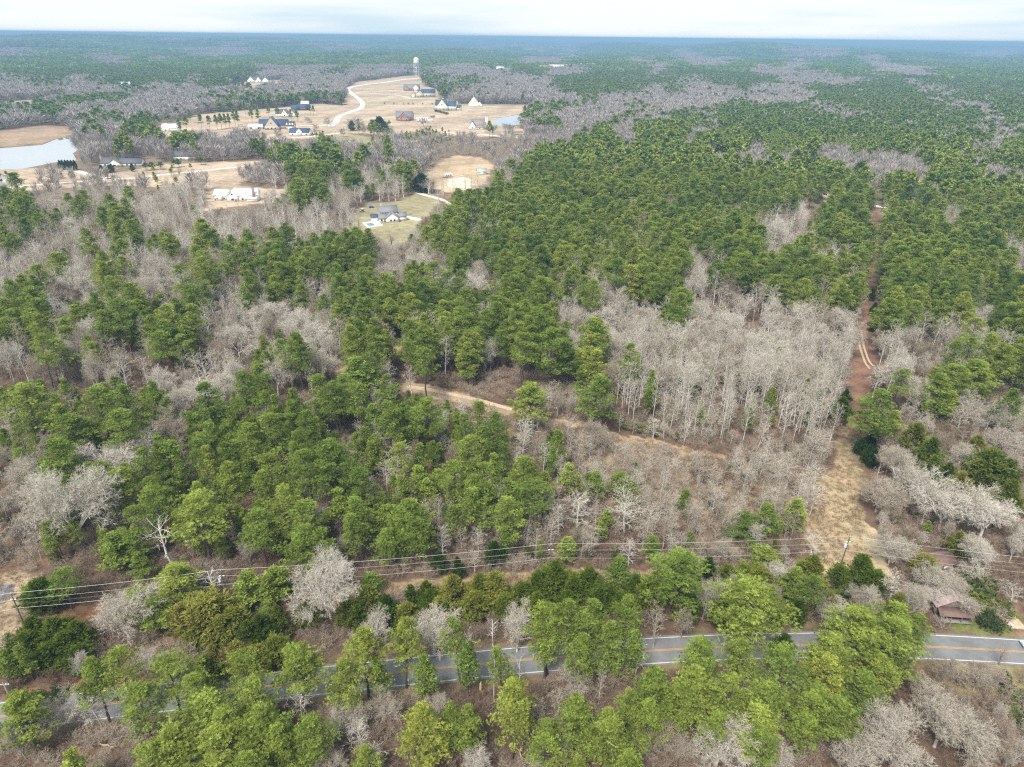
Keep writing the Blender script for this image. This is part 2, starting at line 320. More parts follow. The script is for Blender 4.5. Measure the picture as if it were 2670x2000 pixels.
reg('S', [shrub(340 + k) for k in range(3)], M['graybark'], M['leaf'])
PROTO['E'] = PROTO['C']
# coarser meshes for the woods beyond, instanced by geometry nodes
def protocol(name, mbs, mats):
    col = bpy.data.collections.new(name)
    for k, mb in enumerate(mbs):
        o = bpy.data.objects.new('%s_%02d' % (name, k), mb.mesh(name, mats)); col.objects.link(o)
    return col
def both(a, b): return MB().join(a, 0).join(b, 1)
mid_pines = [both(*pine(400 + k, nbr=48, ncl=4, ntuft=9, nbl=6, L=0.5, Wd=0.11, bottom=(0.36, 0.44, 0.3, 0.4, 0.34, 0.48)[k], top=(0.5, 0.4, 0.6, 0.45, 0.7, 0.5)[k], crad=0.66)) for k in range(6)]
far_pines = [both(*pine(420 + k, nbr=20, ncl=3, ntuft=4, nbl=3, L=1.5, Wd=0.75, top=0.5)) for k in range(4)]
COL_PINE = protocol('pine_proto', mid_pines + far_pines + [both(*q) for q in pines[:6]] + [both(*pine(160 + k, H=12, Wc=3.6, bottom=0.3, nbr=40, ncl=4, ntuft=9, top=0.8, crad=0.8, L=0.36, Wd=0.055, nbl=7)) for k in range(2)], [M['pinebark'], M['needles']])
mid_bare = [both(*bare(440 + k, 15, 9, 'round', 0.9, 1.5)) for k in range(3)] + [both(*bare(450 + k, 15, 5.5, 'tall', 0.8, 1.7)) for k in range(3)]
def farbare(seed, Wc, form):
    rg = np.random.default_rng(seed); a = MB(); n = 150; H = 15
    b = np.stack([rg.normal(0, Wc * 0.16, n), rg.normal(0, Wc * 0.16, n), rg.uniform(0.2, 0.75, n) * H], 1)
    d = unit(np.stack([b[:, 0] * 1.3 + rg.normal(0, 0.6, n), b[:, 1] * 1.3 + rg.normal(0, 0.6, n), np.full(n, 2.6)], 1))
    blades(a, b, d, rg.uniform(2.5, 6.0, n), 0.42, rg, rg.uniform(0, 1, n)); a.tubes([[0, 0, 0]], [[0, 0, H * 0.8]], np.array([0.22]), np.array([0.06]), 4); return MB().join(a, 2)
far_bare = [farbare(470 + k, 8, '') for k in range(4)]
COL_BARE = protocol('bare_proto', mid_bare + far_bare + [both(*q) for q in rounds[:3]] + [both(*q) for q in talls[:3]], [M['twigs'], M['finetwigs'], M['farwoods']])
brushes = [both(*bare(500 + k, 2.8, 3.4, 'brush', 1.2, 1.3)) for k in range(4)]
COL_BRUSH = protocol('brush_proto', brushes, [M['brush'], M['brush']])
COL_GRASS = protocol('grass_proto', [grasstuft(520 + k) for k in range(3)], [M['straw']])
def patch(seed, kind):
    """a block of far canopy, 60 m across: about seventy rough crowns"""
    rg = np.random.default_rng(seed); mb = MB(); n = 74; c = np.concatenate([rg.uniform(-34, 34, (n, 2)), rg.uniform(9, 15, (n, 1))], 1); k = 26
    o = unit(rg.normal(size=(n, k, 3)) + np.array([0, 0, 0.5])); b = c[:, None] + o * np.array([3.2, 3.2, 4.5]) * rg.uniform(0.6, 1.0, (n, k, 1))
    val = np.clip(rg.normal(0.5, 0.22, (n, 1)) * np.ones((n, k)), 0, 1)
    if kind == 'P': blades(mb, b.reshape(-1, 3), unit(o + rg.normal(0, 0.8, (n, k, 3))).reshape(-1, 3), 4.0, 2.6, rg, val.ravel())
    else: blades(mb, b.reshape(-1, 3) - np.array([0, 0, 2.5]), unit(o * 0.5 + np.array([0, 0, 1.2]) + rg.normal(0, 0.2, (n, k, 3))).reshape(-1, 3), 6.0, 1.6, rg, val.ravel())
    return mb
COL_PATCH_P = protocol('pine_patch', [patch(540 + k, 'P') for k in range(4)], [M['needles']])
COL_PATCH_B = protocol('bare_patch', [patch(550 + k, 'B') for k in range(4)], [M['farwoods']])

def scatter(name, label, col, pos, idx, scl, rot, tint, cat='woods', kind='stuff'):
    """ONE object: its vertices carry the plants"""
    me = bpy.data.meshes.new(name); n = len(pos); me.vertices.add(n); me.vertices.foreach_set('co', np.asarray(pos, np.float32).ravel())
    for nm, ty, da in (('idx', 'INT', idx), ('tint', 'FLOAT', tint), ('rot', 'FLOAT', rot)):
        a = me.attributes.new(nm, ty, 'POINT'); a.data.foreach_set('value', np.asarray(da, np.int32 if ty == 'INT' else np.float32))
    a = me.attributes.new('scl', 'FLOAT_VECTOR', 'POINT'); a.data.foreach_set('vector', np.asarray(scl, np.float32).ravel()); me.update()
    o = link(name, me); tag(o, label, cat, None, kind)
    g = bpy.data.node_groups.new(name, 'GeometryNodeTree')
    g.interface.new_socket('Geometry', in_out='INPUT', socket_type='NodeSocketGeometry'); g.interface.new_socket('Geometry', in_out='OUTPUT', socket_type='NodeSocketGeometry')
    gi = g.nodes.new('NodeGroupInput'); go = g.nodes.new('NodeGroupOutput'); ip = g.nodes.new('GeometryNodeInstanceOnPoints'); ci = g.nodes.new('GeometryNodeCollectionInfo')
    ci.inputs['Collection'].default_value = col; ci.inputs['Separate Children'].default_value = True; ci.inputs['Reset Children'].default_value = True
    def at(nm, ty):
        q = g.nodes.new('GeometryNodeInputNamedAttribute'); q.data_type = ty; q.inputs['Name'].default_value = nm; return q.outputs['Attribute']
    cx = g.nodes.new('ShaderNodeCombineXYZ'); g.links.new(at('rot', 'FLOAT'), cx.inputs['Z'])
    g.links.new(gi.outputs[0], ip.inputs['Points']); g.links.new(ci.outputs[0], ip.inputs['Instance']); ip.inputs['Pick Instance'].default_value = True
    g.links.new(at('idx', 'INT'), ip.inputs['Instance Index']); g.links.new(cx.outputs[0], ip.inputs['Rotation']); g.links.new(at('scl', 'FLOAT_VECTOR'), ip.inputs['Scale'])
    g.links.new(ip.outputs[0], go.inputs[0]); md = o.modifiers.new('plants', 'NODES'); md.node_group = g; return o
# ------------------------------------------------------------------ ground, roads, water
def inpoly(px, py, poly):
    inside = np.zeros(px.shape, bool); n = len(poly)
    for i in range(n):
        x1, y1 = poly[i]; x2, y2 = poly[(i + 1) % n]
        c = ((y1 > py) != (y2 > py)) & (px < (x2 - x1) * (py - y1) / ((y2 - y1) if y2 != y1 else 1e-9) + x1); inside ^= c
    return inside
def distpath(x, y, P):
    d = np.full(x.shape, 1e9)
    for (x1, y1), (x2, y2) in zip(P[:-1], P[1:]):
        dx, dy = x2 - x1, y2 - y1; t = np.clip(((x - x1) * dx + (y - y1) * dy) / (dx * dx + dy * dy + 1e-9), 0, 1)
        d = np.minimum(d, np.hypot(x - x1 - t * dx, y - y1 - t * dy))
    return d
def smoothpath(pts, step):
    P = np.asarray(pts, float)
    if len(P) > 2:
        Q = np.concatenate([[2 * P[0] - P[1]], P, [2 * P[-1] - P[-2]]]); o = []
        for i in range(1, len(Q) - 2):
            k = max(2, int(np.linalg.norm(Q[i + 1] - Q[i]) / step)); t = np.linspace(0, 1, k, endpoint=False)[:, None]
            a, b, c, d = Q[i - 1], Q[i], Q[i + 1], Q[i + 2]
            o.append(0.5 * (2 * b + (c - a) * t + (2 * a - 5 * b + 4 * c - d) * t ** 2 + (3 * b - a - 3 * c + d) * t ** 3))
        return np.concatenate(o + [P[-1:]])
    k = max(2, int(np.linalg.norm(P[1] - P[0]) / step)); t = np.linspace(0, 1, k + 1)[:, None]; return P[0] * (1 - t) + P[1] * t
def pix(pts): return [tuple(G(x, y)[:2]) for x, y in pts]

CORR_PX = [(2284, 440), (2284, 500), (2280, 560), (2275, 640), (2268, 720), (2262, 800), (2256, 880), (2249, 960), (2243, 1020), (2234, 1100), (2218, 1180), (2202, 1260), (2192, 1340), (2188, 1420), (2186, 1500)]
CORR_W = [3.6, 3.6, 3.6, 3.8, 4.2, 4.8, 5.4, 5.8, 6.3, 7.5, 8.5, 10, 11, 12.5, 13]
CORR = smoothpath(pix(CORR_PX), 4.0)
ROAD_PX = [(-260, 1910), (-120, 1888), (0, 1869), (85, 1858), (293, 1834), (520, 1808), (724, 1787), (931, 1764), (1196, 1737), (1400, 1718), (1607, 1703), (1745, 1694), (1920, 1686), (2079, 1683), (2238, 1681), (2417, 1686), (2670, 1700), (2830, 1716), (3000, 1740)]
ROAD = smoothpath(pix(ROAD_PX), 2.0)
POLE_PX = [(-420, 1622), (28, 1549), (573, 1488), (1437, 1420), (2213, 1400), (2960, 1482)]
POLE_H = 10.5
POLES = [G(x, y, POLE_H)[:2] for x, y in POLE_PX]
# (name, picture points along the middle, width, material key, label)
WAYS = [
 ('gravel_road', [(200, 446), (260, 462), (330, 466), (420, 456), (520, 446), (650, 432)], 6, 'gravel'),
 ('gravel_road', [(-20, 492), (90, 482), (200, 474), (300, 464)], 5, 'gravel'),
 ('dirt_road', [(640, 372), (700, 362), (770, 359), (860, 350), (905, 343)], 5, 'pale'),
 ('subdivision_road', [(860, 330), (876, 318), (884, 304), (912, 292), (938, 283), (946, 271), (937, 259), (919, 245), (908, 234), (917, 227), (950, 221), (1000, 215), (1050, 208), (1100, 203)], 9, 'concrete'),
 ('driveway', [(745, 331), (790, 328), (840, 327), (880, 322)], 4, 'concrete'),
 ('driveway', [(875, 307), (930, 308), (1016, 307)], 3.5, 'concrete'),
 ('driveway', [(925, 241), (980, 244), (1040, 249), (1072, 257), (1110, 257)], 3.5, 'concrete'),
 ('driveway', [(925, 231), (1000, 235), (1060, 239), (1085, 238)], 3.5, 'concrete'),
 ('driveway', [(948, 271), (1030, 275), (1130, 279)], 3.5, 'pale'),
 ('driveway', [(1165, 279), (1235, 279), (1290, 279)], 4, 'pale'),
 ('subdivision_road', [(1155, 345), (1210, 349), (1280, 353), (1345, 359), (1372, 363)], 8, 'pale'),
 ('dirt_road', [(1020, 376), (1060, 371), (1100, 366)], 5, 'pale'),
 ('gravel_road', [(868, 443), (905, 450), (940, 459), (975, 467), (1010, 478)], 5, 'gravel'),
 ('driveway', [(690, 514), (735, 512), (770, 506), (800, 500)], 3.5, 'gravel'),
 ('dirt_road', [(1078, 498), (1105, 508), (1130, 514), (1155, 522), (1175, 535)], 4.5, 'pale'),
 ('driveway', [(1042, 566), (1070, 568), (1095, 574)], 6, 'concrete'),
 ('gravel_road', [(1900, 452), (1960, 465), (2010, 473), (2060, 484), (2120, 499), (2150, 506), (2200, 518), (2284, 537), (2340, 548), (2400, 560), (2460, 572), (2540, 589), (2680, 612)], 6, 'gravel'),
 ('dirt_road', [(2150, 504), (2153, 522), (2146, 545), (2140, 575)], 3.5, 'trail'),
 ('dirt_trail', [(1065, 1008), (1120, 1016), (1180, 1028), (1250, 1044), (1335, 1068)], 2.2, 'trail'),
 ('dirt_road', [(2655, 1640), (2640, 1620), (2615, 1592), (2600, 1570)], 3.4, 'trail'),
]
WAYP = [(n, smoothpath(pix(p), 5.0), w, m) for n, p, w, m in WAYS]
# ground cover zones: picture outline at ground level, colour of the cover
TAN, STRAWC, LAWN, GREEN, CLAY, BANK, LITTER, REDB, DRYG = (0.42, 0.325, 0.235), (0.39, 0.335, 0.205), (0.29, 0.255, 0.15), (0.13, 0.20, 0.03), (0.42, 0.17, 0.075), (0.33, 0.235, 0.16), (0.135, 0.090, 0.064), (0.175, 0.10, 0.068), (0.32, 0.235, 0.145)
ZONES = [
 ('f', TAN, [(240, 400), (330, 368), (420, 332), (520, 298), (700, 283), (830, 270), (893, 276), (908, 250), (895, 230), (930, 214), (1050, 198), (1098, 196), (1100, 222), (1140, 233), (1142, 262), (1210, 273), (1395, 273), (1392, 291), (1330, 302), (1310, 312), (1375, 342), (1375, 362), (1160, 352), (1100, 343), (1000, 352), (900, 347), (820, 362), (700, 367), (560, 367), (430, 377), (330, 392)]),
 ('f', STRAWC, [(940, 262), (1130, 265), (1130, 271), (940, 268)]),
 ('f', LAWN, [(1140, 262), (1200, 271), (1390, 273), (1380, 276), (1200, 276)]),
 ('f', TAN, [(585, 237), (610, 216), (700, 209), (800, 206), (700, 221), (625, 237)]),
 ('f', TAN, [(-40, 268), (70, 261), (170, 251), (195, 257), (80, 287), (-40, 297)]),
 ('f', BANK, [(-40, 388), (-40, 345), (100, 328), (240, 330), (185, 352), (110, 373)]),
 ('f', TAN, [(-60, 440), (110, 438), (300, 452), (430, 428), (700, 418), (730, 436), (640, 470), (560, 505), (540, 490), (420, 488), (250, 482), (100, 497), (-60, 502)]),
 ('f', TAN, [(540, 500), (600, 480), (700, 492), (800, 494), (810, 506), (760, 520), (700, 530), (560, 545), (545, 560), (535, 530)]),
 ('f', (0.44, 0.33, 0.22), [(1120, 440), (1180, 405), (1250, 410), (1290, 430), (1260, 480), (1220, 505), (1150, 500), (1110, 470)]),
 ('f', (0.58, 0.50, 0.41), [(1168, 470), (1200, 462), (1232, 468), (1235, 490), (1190, 500), (1168, 486)]),
 ('f', LAWN, [(900, 562), (960, 530), (1040, 525), (1090, 500), (1135, 510), (1150, 530), (1095, 590), (1060, 645), (1000, 640), (985, 625), (930, 605)]),
 ('f', LAWN, [(770, 385), (830, 362), (900, 348), (1000, 362), (1010, 380), (920, 395), (860, 395)]),
 ('f', TAN, [(870, 470), (900, 455), (980, 476), (940, 490), (880, 486)]),
 ('f', DRYG, [(860, 985), (905, 955), (960, 925), (1065, 888), (1075, 905), (1067, 925), (985, 952), (905, 990), (880, 1005)]),
 ('f', (0.19, 0.19, 0.055), [(975, 940), (1010, 918), (1066, 904), (1066, 924), (1000, 945)]),
 ('f', (0.36, 0.275, 0.175), [(1040, 1000), (1100, 1000), (1220, 1030), (1350, 1066), (1450, 1090), (1600, 1125), (1720, 1150), (1900, 1195), (1890, 1215), (1700, 1170), (1500, 1120), (1330, 1085), (1150, 1040), (1040, 1020)]),
 ('s', DRYG, [(1500, 1110), (1700, 1150), (1900, 1190), (2160, 1230), (2150, 1420), (1900, 1440), (1700, 1400), (1560, 1300)]),
 ('f', TAN, [(2095, 615), (2120, 585), (2140, 570), (2150, 580), (2140, 610), (2110, 630)]),
 ('f', DRYG, [(840, 1560), (900, 1530), (1200, 1500), (1500, 1488), (1760, 1486), (1760, 1512), (1500, 1520), (1150, 1540), (950, 1575), (860, 1590)]),
 ('f', (0.38, 0.30, 0.19), [(2120, 1420), (2180, 1330), (2245, 1330), (2300, 1440), (2330, 1500), (2260, 1530), (2150, 1520)]),
 ('f', (0.33, 0.25, 0.17), [(-200, 1700), (-200, 1480), (60, 1490), (110, 1520), (80, 1580), (60, 1650), (20, 1720)]),
 ('f', (0.25, 0.13, 0.075), [(90, 1610), (150, 1580), (260, 1575), (270, 1610), (180, 1640)]),
 ('f', (0.34, 0.18, 0.09), [(20, 1845), (70, 1800), (200, 1785), (300, 1780), (560, 1765), (560, 1775), (100, 1828)]),
 ('f', CLAY, [(2000, 1652), (2012, 1642), (2036, 1641), (2040, 1652)]), ('f', CLAY, [(2068, 1651), (2074, 1640), (2096, 1639), (2100, 1650)]),
 ('f', CLAY, [(2612, 1654), (2616, 1649), (2645, 1652), (2640, 1658)]), ('f', (0.36, 0.16, 0.07), [(60, 1812), (160, 1796), (178, 1806), (80, 1820)]),
 ('f', (0.17, 0.13, 0.075), [(1990, 1655), (2000, 1625), (2120, 1625), (2400, 1630), (2400, 1655)]),
 ('f', GREEN, [(2460, 1642), (2480, 1630), (2560, 1628), (2640, 1636), (2652, 1662), (2560, 1656), (2470, 1652)]),
 ('f', GREEN, [(2630, 1590), (2680, 1600), (2700, 1650), (2672, 1640)]),
 ('s', (0.27, 0.225, 0.115), [(2400, 1726), (2700, 1740), (2700, 1830), (2600, 1800), (2480, 1820), (2400, 1790)]),
]
PONDS = [[(-90, 395), (0, 387), (60, 382), (110, 378), (150, 362), (200, 351), (232, 344), (212, 356), (205, 366), (218, 382), (190, 400), (200, 418), (140, 424), (60, 440), (-90, 446)], [(1290, 312), (1345, 300), (1385, 304), (1372, 322), (1330, 328), (1285, 326)]]
def build_ground():
    th = np.concatenate([np.linspace(-62, 62, 440), np.linspace(62, 298, 40)[1:-1]]) * math.pi / 180
    r = np.concatenate([[0.01, 20, 40, 58], 68 * np.exp(np.arange(0, 1.345, 0.0049)), 262 * np.exp(np.arange(0.006, 5.12, 0.0075))])
    T, Rr = np.meshgrid(th, r); x = np.sin(T) * Rr; y = np.cos(T) * Rr; z = terrain(x, y)
    mb = MB(); nr, nc = T.shape; idx = np.arange(nr * nc).reshape(nr, nc); a = idx[:-1]; b = idx[1:]
    f = np.stack([a, np.roll(a, -1, 1), np.roll(b, -1, 1), b], -1).reshape(-1, 4)[:, ::-1]
    P = np.stack([x, y, z], -1).reshape(-1, 3); mb.add(P, f)
    x, y = P[:, 0], P[:, 1]; px, py, dz = proj(np.stack([x, y, 0 * x], 1)); vis = (dz > 30) & (np.hypot(x, y) < 6000)
    jit = lambda L, k: wav(x, y, L, k, 5)
    k = 1780 / np.maximum(dz, 50)
    jx = px + (jit(7, 0) * 0.7 + jit(23, 4) * 1.0) * k; jy = py + (jit(7, 8) * 0.5 + jit(23, 13) * 0.7) * k * np.clip(110 / np.maximum(dz, 60), 0.06, 1)
    rr = np.hypot(x, y); far = sstep(250, 800, rr)[:, None]
    col = np.array(LITTER) * (1 - far) + np.array((0.19, 0.145, 0.105)) * far
    nzv = np.clip(0.5 + 0.25 * jit(31, 2) + 0.2 * jit(9, 17), 0, 1)[:, None]; col = col * (0.75 + 0.5 * nzv) * np.where(nzv > 0.6, np.array([1.0, 0.98, 0.95]), np.array([1.0, 1.0, 1.0]))
    for kd, c, poly in ZONES:
        m = inpoly(jx, jy, poly) & vis; col[m] = np.array(c) * (0.8 + 0.22 * nzv[m] + 0.1 * np.clip(wav(x[m] * .6, y[m] * 1.8, 95, 12, 6), -1.2, 1.2)[:, None] + 0.06 * np.clip(wav(x[m], y[m], 28, 24, 5), -1, 1)[:, None])
    cd = np.full(len(x), 1e9); near = (rr < 800) & (x > 40); cd[near] = distpath(x[near], y[near], CORR[::3]); wv = np.interp(py, [p[1] for p in CORR_PX], CORR_W) / 2 + 0.9 * jit(9, 3)
    m = cd < wv; mixv = sstep(1060, 1190, py)[:, None]; cc = np.array(REDB) * (1 - mixv) + np.array((0.30, 0.225, 0.14)) * mixv
    g = sstep(0.2, 0.9, jit(14, 21))[:, None] * mixv; cc = cc * (1 - g * 0.35) + np.array((0.25, 0.22, 0.12)) * g * 0.35; col[m] = (cc * (0.7 + 0.6 * nzv))[m]
    rd = np.full(len(x), 1e9); near = (rr < 320) & (dz > 20); rd[near] = distpath(x[near], y[near], ROAD[::4])
    m = (rd < 6.0 + 0.9 * jit(11, 6)) & (jit(17, 30) < 0.9); col[m] = col[m] * 0.45 + np.array((0.20, 0.15, 0.085)) * 0.55 * (0.8 + 0.4 * nzv[m])
    me = mb.mesh('ground', [], True); at = me.attributes.new('cover', 'FLOAT_COLOR', 'POINT'); at.data.foreach_set('color', np.concatenate([np.clip(col, 0, 1), np.ones((len(col), 1))], 1).astype(np.float32).ravel())
    m = bpy.data.materials.new('ground_cover'); m.use_nodes = True; t = m.node_tree; b = t.nodes['Principled BSDF']; b.inputs['Roughness'].default_value = 1.0; b.inputs['Specular IOR Level'].default_value = 0.05
    A = t.nodes.new('ShaderNodeAttribute'); A.attribute_name = 'cover'; g = t.nodes.new('ShaderNodeTexCoord')
    n1 = t.nodes.new('ShaderNodeTexNoise'); n1.inputs['Scale'].default_value = 1.6; n1.inputs['Detail'].default_value = 8; n1.inputs['Roughness'].default_value = 0.75; t.links.new(g.outputs['Object'], n1.inputs['Vector'])
    n2 = t.nodes.new('ShaderNodeTexNoise'); n2.inputs['Scale'].default_value = 0.21; n2.inputs['Detail'].default_value = 7; n2.inputs['Roughness'].default_value = 0.7; t.links.new(g.outputs['Object'], n2.inputs['Vector'])
    ad = t.nodes.new('ShaderNodeMath'); ad.operation = 'ADD'; t.links.new(n1.outputs['Fac'], ad.inputs[0]); t.links.new(n2.outputs['Fac'], ad.inputs[1])
    mr = t.nodes.new('ShaderNodeMapRange'); mr.inputs['From Min'].default_value = 0.65; mr.inputs['From Max'].default_value = 1.35; mr.inputs['To Min'].default_value = 0.4; mr.inputs['To Max'].default_value = 1.6; t.links.new(ad.outputs[0], mr.inputs['Value'])
    mu = t.nodes.new('ShaderNodeVectorMath'); mu.operation = 'SCALE'; t.links.new(A.outputs['Color'], mu.inputs[0]); t.links.new(mr.outputs[0], mu.inputs['Scale']); t.links.new(mu.outputs[0], b.inputs['Base Color'])
    me.materials.append(m); tag(link('ground', me), kind='structure')
build_ground()
def strip(name, P, off0, off1, z, m, kind='structure'):
    P = np.asarray(P, float); t = np.gradient(P, axis=0); t /= np.linalg.norm(t, axis=1, keepdims=True); nrm = np.stack([-t[:, 1], t[:, 0]], 1)
    off0 = np.broadcast_to(off0, (len(P),)); off1 = np.broadcast_to(off1, (len(P),)); A = P + nrm * off0[:, None]; B = P + nrm * off1[:, None]
    V = np.concatenate([np.c_[A, terrain(A[:, 0], A[:, 1]) + z], np.c_[B, terrain(B[:, 0], B[:, 1]) + z]]); n = len(P); i = np.arange(n - 1)
    mb = MB().add(V, np.stack([i, i + n, i + n + 1, i + 1], 1)[:, ::-1] if off0[0] < off1[0] else np.stack([i, i + n, i + n + 1, i + 1], 1))
    return tag(link(name, mb.mesh(name, [m])), kind=kind)
M['asphalt'] = mat('asphalt', (0.158, 0.158, 0.162), 0.85, var=0.25, scale=0.22)
M['white_line'] = mat('white_line_paint', (0.52, 0.51, 0.49), 0.7, var=0.12, scale=2.0)
M['yellow_line'] = mat('yellow_line_paint', (0.43, 0.24, 0.075), 0.7, var=0.15, scale=2.0)
M['gravel'] = mat('gravel', (0.60, 0.56, 0.50), 0.95, var=0.2, scale=0.6)
M['pale'] = mat('pale_dirt', (0.62, 0.55, 0.47), 0.95, var=0.2, scale=0.4)
M['concrete'] = mat('concrete', (0.68, 0.66, 0.62), 0.9, var=0.1, scale=0.2)
M['trail'] = mat('trail_sand', (0.44, 0.33, 0.23), 0.95, var=0.3, scale=0.8)
strip('paved_road', ROAD, -4.0, 4.0, 0.03, M['asphalt'])
strip('road_edge_line', ROAD, 3.28, 3.50, 0.036, M['white_line']); strip('road_edge_line', ROAD, -3.50, -3.28, 0.036, M['white_line'])
strip('road_centre_line', ROAD, 0.07, 0.24, 0.036, M['yellow_line']); strip('road_centre_line', ROAD, -0.24, -0.07, 0.036, M['yellow_line'])
for n, P, w, m in WAYP:
    ww = w / 2 * (1 + 0.07 * np.sin(np.arange(len(P)) * 1.3) + 0.05 * np.sin(np.arange(len(P)) * 0.57))
    strip(n, P, -ww, ww, 0.02, M[m])
ruts = smoothpath(pix([(2238, 868), (2240, 895), (2247, 920), (2256, 945), (2268, 962)]), 1.0); ruts2 = smoothpath(pix([(2246, 866), (2250, 893), (2257, 918), (2266, 941), (2277, 955)]), 1.0)
for q in (ruts, ruts2): strip('wheel_rut', q, -0.42, 0.42, 0.02, mat('rut_sand', (0.42, 0.31, 0.22), 0.95, var=0.2, scale=0.9))
drive = pix([(-80, 1522), (40, 1524), (34, 1548), (12, 1562), (-10, 1590), (-90, 1600)])
def sheet(name, pts, z, m, kind='structure'):
    mb = MB(); V = np.array([(x, y, z) for x, y in pts]); c = V.mean(0); n = len(V); mb.add(np.concatenate([V, [c]]), [(i, (i + 1) % n, n) for i in range(n)])
    me = mb.mesh(name, [m]);
    if me.polygons[0].normal.z < 0: me.flip_normals()
    o = link(name, me); return tag(o, kind=kind)
sheet('driveway', drive, 0.02, M['asphalt'])
mw = bpy.data.materials.new('pond_water'); mw.use_nodes = True; b = mw.node_tree.nodes['Principled BSDF']; b.inputs['Base Color'].default_value = (0.72, 0.73, 0.72, 1); b.inputs['Metallic'].default_value = 0.75; b.inputs['Roughness'].default_value = 0.035; b.inputs['Specular IOR Level'].default_value = 0.9; b.inputs['IOR'].default_value = 2.4
M['water'] = mw
sheet('pond_water', pix([(-90, 395), (0, 387), (60, 382), (110, 378), (150, 362), (200, 351), (232, 344), (212, 356), (205, 366), (218, 382), (190, 400), (200, 418), (140, 424), (60, 440), (-90, 446)]), 0.03, M['water'])
sheet('pond_water', pix([(1290, 312), (1345, 300), (1385, 304), (1372, 322), (1330, 328), (1285, 326)]), 0.03, M['water'])
# ------------------------------------------------------------------ which plants grow where: a map of what the canopy is, by picture position
TOP = """mmPPPPPPPPPmBBmPPPPPPPPPPPPPPPPPPBPPPPPPmPPPPPmBBPPPPPPPPBBP
PPPPPPBPPBPPPPPPPPPPPPPPPPPPPPPBBPPPPBPPBBBPPPBPPPPBPPPPPPPP
PPPPPPPPPPPPPPPBBBBPBBBBpBBBBBPPBBBPPPBPPPPPBBBPPPPBBBBPPPPP
mmPmBmPPPPPBPP...BBBB....PBPBBBBBPPPPPPPBPPPPPBBBBBPPBPPPPPP
BBBBBBBpBBBBB..BBBBB......PBBBBBBPPPPPBPBBBPBBBPPPPPPPBPPPPP
.PPBPPPBBBBBmpmpPPPP.......BBBBBBBpBBBBBBBBBBBBBPPPPPPPBPPPP
pBPPBBBBBBBBmpppp..............PPBmBmmBBBBPPPPPPBPPPPPPPBBPP
BBBBBBppP.p................PPP.ppBBBPBBpPPPPPPPPPBPPPPPPPPBP
B...BpBppp..........mPs.ss....mmBBBPBBPPBBGGGGGGGPPPPPPPPBPP
....BBBpB.pPBBB...sssss..bbbbbbbBPPPmPPPBPGGGGGGGGGGPPPPPPBP
....BBBpBBpmmBBpmpPPpsmBBbbbbbbbPPPPPPPPBBmPGGGPGGGGPPBPPBPP
.....B...BB.BBmPmpPmmpBBBbbbb.bPPPPPPPPPPPPBBBBBBBBBBPPPmPPP
mmssmBmmsssmBBBmBPmPPmBpbb...mPPPPPPPPPPPPPPPPPPPPmBBBBPPBBP
tttttttttttmBBBBBpPBpmBPBmB..PPPPPPPPPPPPPPPPPPPPPPBmPPPPBPP
tttttttttttBBmBBBPPmpPmPBmmP..PPPPPPPPPPPPPPPPPPPPPPPPmPPPPB
tmPmmttttttmmB....mmpmmm..tttPPPPPPPPPPPPPPPPPPPPPPPPPmPPPPP""".split('\n')
LOW = """
PPBBPBpmmmm.....mppB Bmmm...pPPPPPPPPPPPP PPPPPPP..PP.pmmPPPPP
mpPpPBPmBBBBBBBBBBBB .....PPPPPPPPPPPPpPP PpmmPBBBpPPPPPpmPpPP
pmmBmBmPPPmmPPPPpPPP PmmpPPpmmmmPPPPPmPPP PPPPmBBpPPPPPPPmPPPm
BBmpBBmpBPmBPPPPPPPp PPBBBPPPPPPPmPPPPPPP PPPPPmPPPPPPPPPpPPpm
BmBBBBPmBBBPPPPPPPPP mPPPpmBBBpPPPPPPPPPP BBPPPPPPPPmPPPPPPpmP
pPPBmpPPPPPpBBPpPPPm PPPPPmPPPPPPPBPPBPPp BBBBBPPPPPPPPPPPpBPP
PPPBPPPPPPPPmBBBBBBP PPPPPPPPPPPPBBpBBBBP BBBBBBBBBmBPPPPpPBPP
PPPPPPPPPPpmBBBpBPPP PPPPPPPPPPPPPPmBBBBP BBBBBBBBBBBPBBBBPmPP
BmPPPPpBBPPBBBPPPPPP p...PPPPPPPPPPPPPPPB BBBBBBBBBBBBBBmBPPBP
mBmBBmBBBBBBBBPPPPm. PPPPP.B...PPP.PPPPBB BBBBBBBBBBBBBBBPPPPP""".replace(' ', '').strip().split('\n')
TOPM = np.array([list((r + '.' * 60)[:60]) for r in TOP]); LOWM = np.array([list((r + '.' * 60)[:60]) for r in LOW])
def lookup(px, py, jx=None, jy=None):
    px = px + 14 * wav(px, py * 1.7, 130, 3, 5); py = py + np.clip((py - 90) / 400, .12, 1) * 12 * wav(px, py * 1.7, 110, 14, 5)
    if jx is not None: px = px + jx * 15; py = py + np.clip((py - 90) / 400, .15, 1) * jy * 8
    c = np.clip((px / 44.5).astype(int), 0, 59); o = np.full(px.shape, '?')
    r = np.clip(((py - 125) / 25).astype(int), 0, 15); m = (py >= 125) & (py < 500); o[m] = TOPM[r[m], c[m]] if TOPM.shape[0] == 16 else TOPM[np.minimum(r[m], TOPM.shape[0] - 1), c[m]]
    r = np.clip(((py - 500) / 50).astype(int), 0, 9); m = (py >= 500) & (py < 992); o[m] = LOWM[r[m], c[m]]
    return o
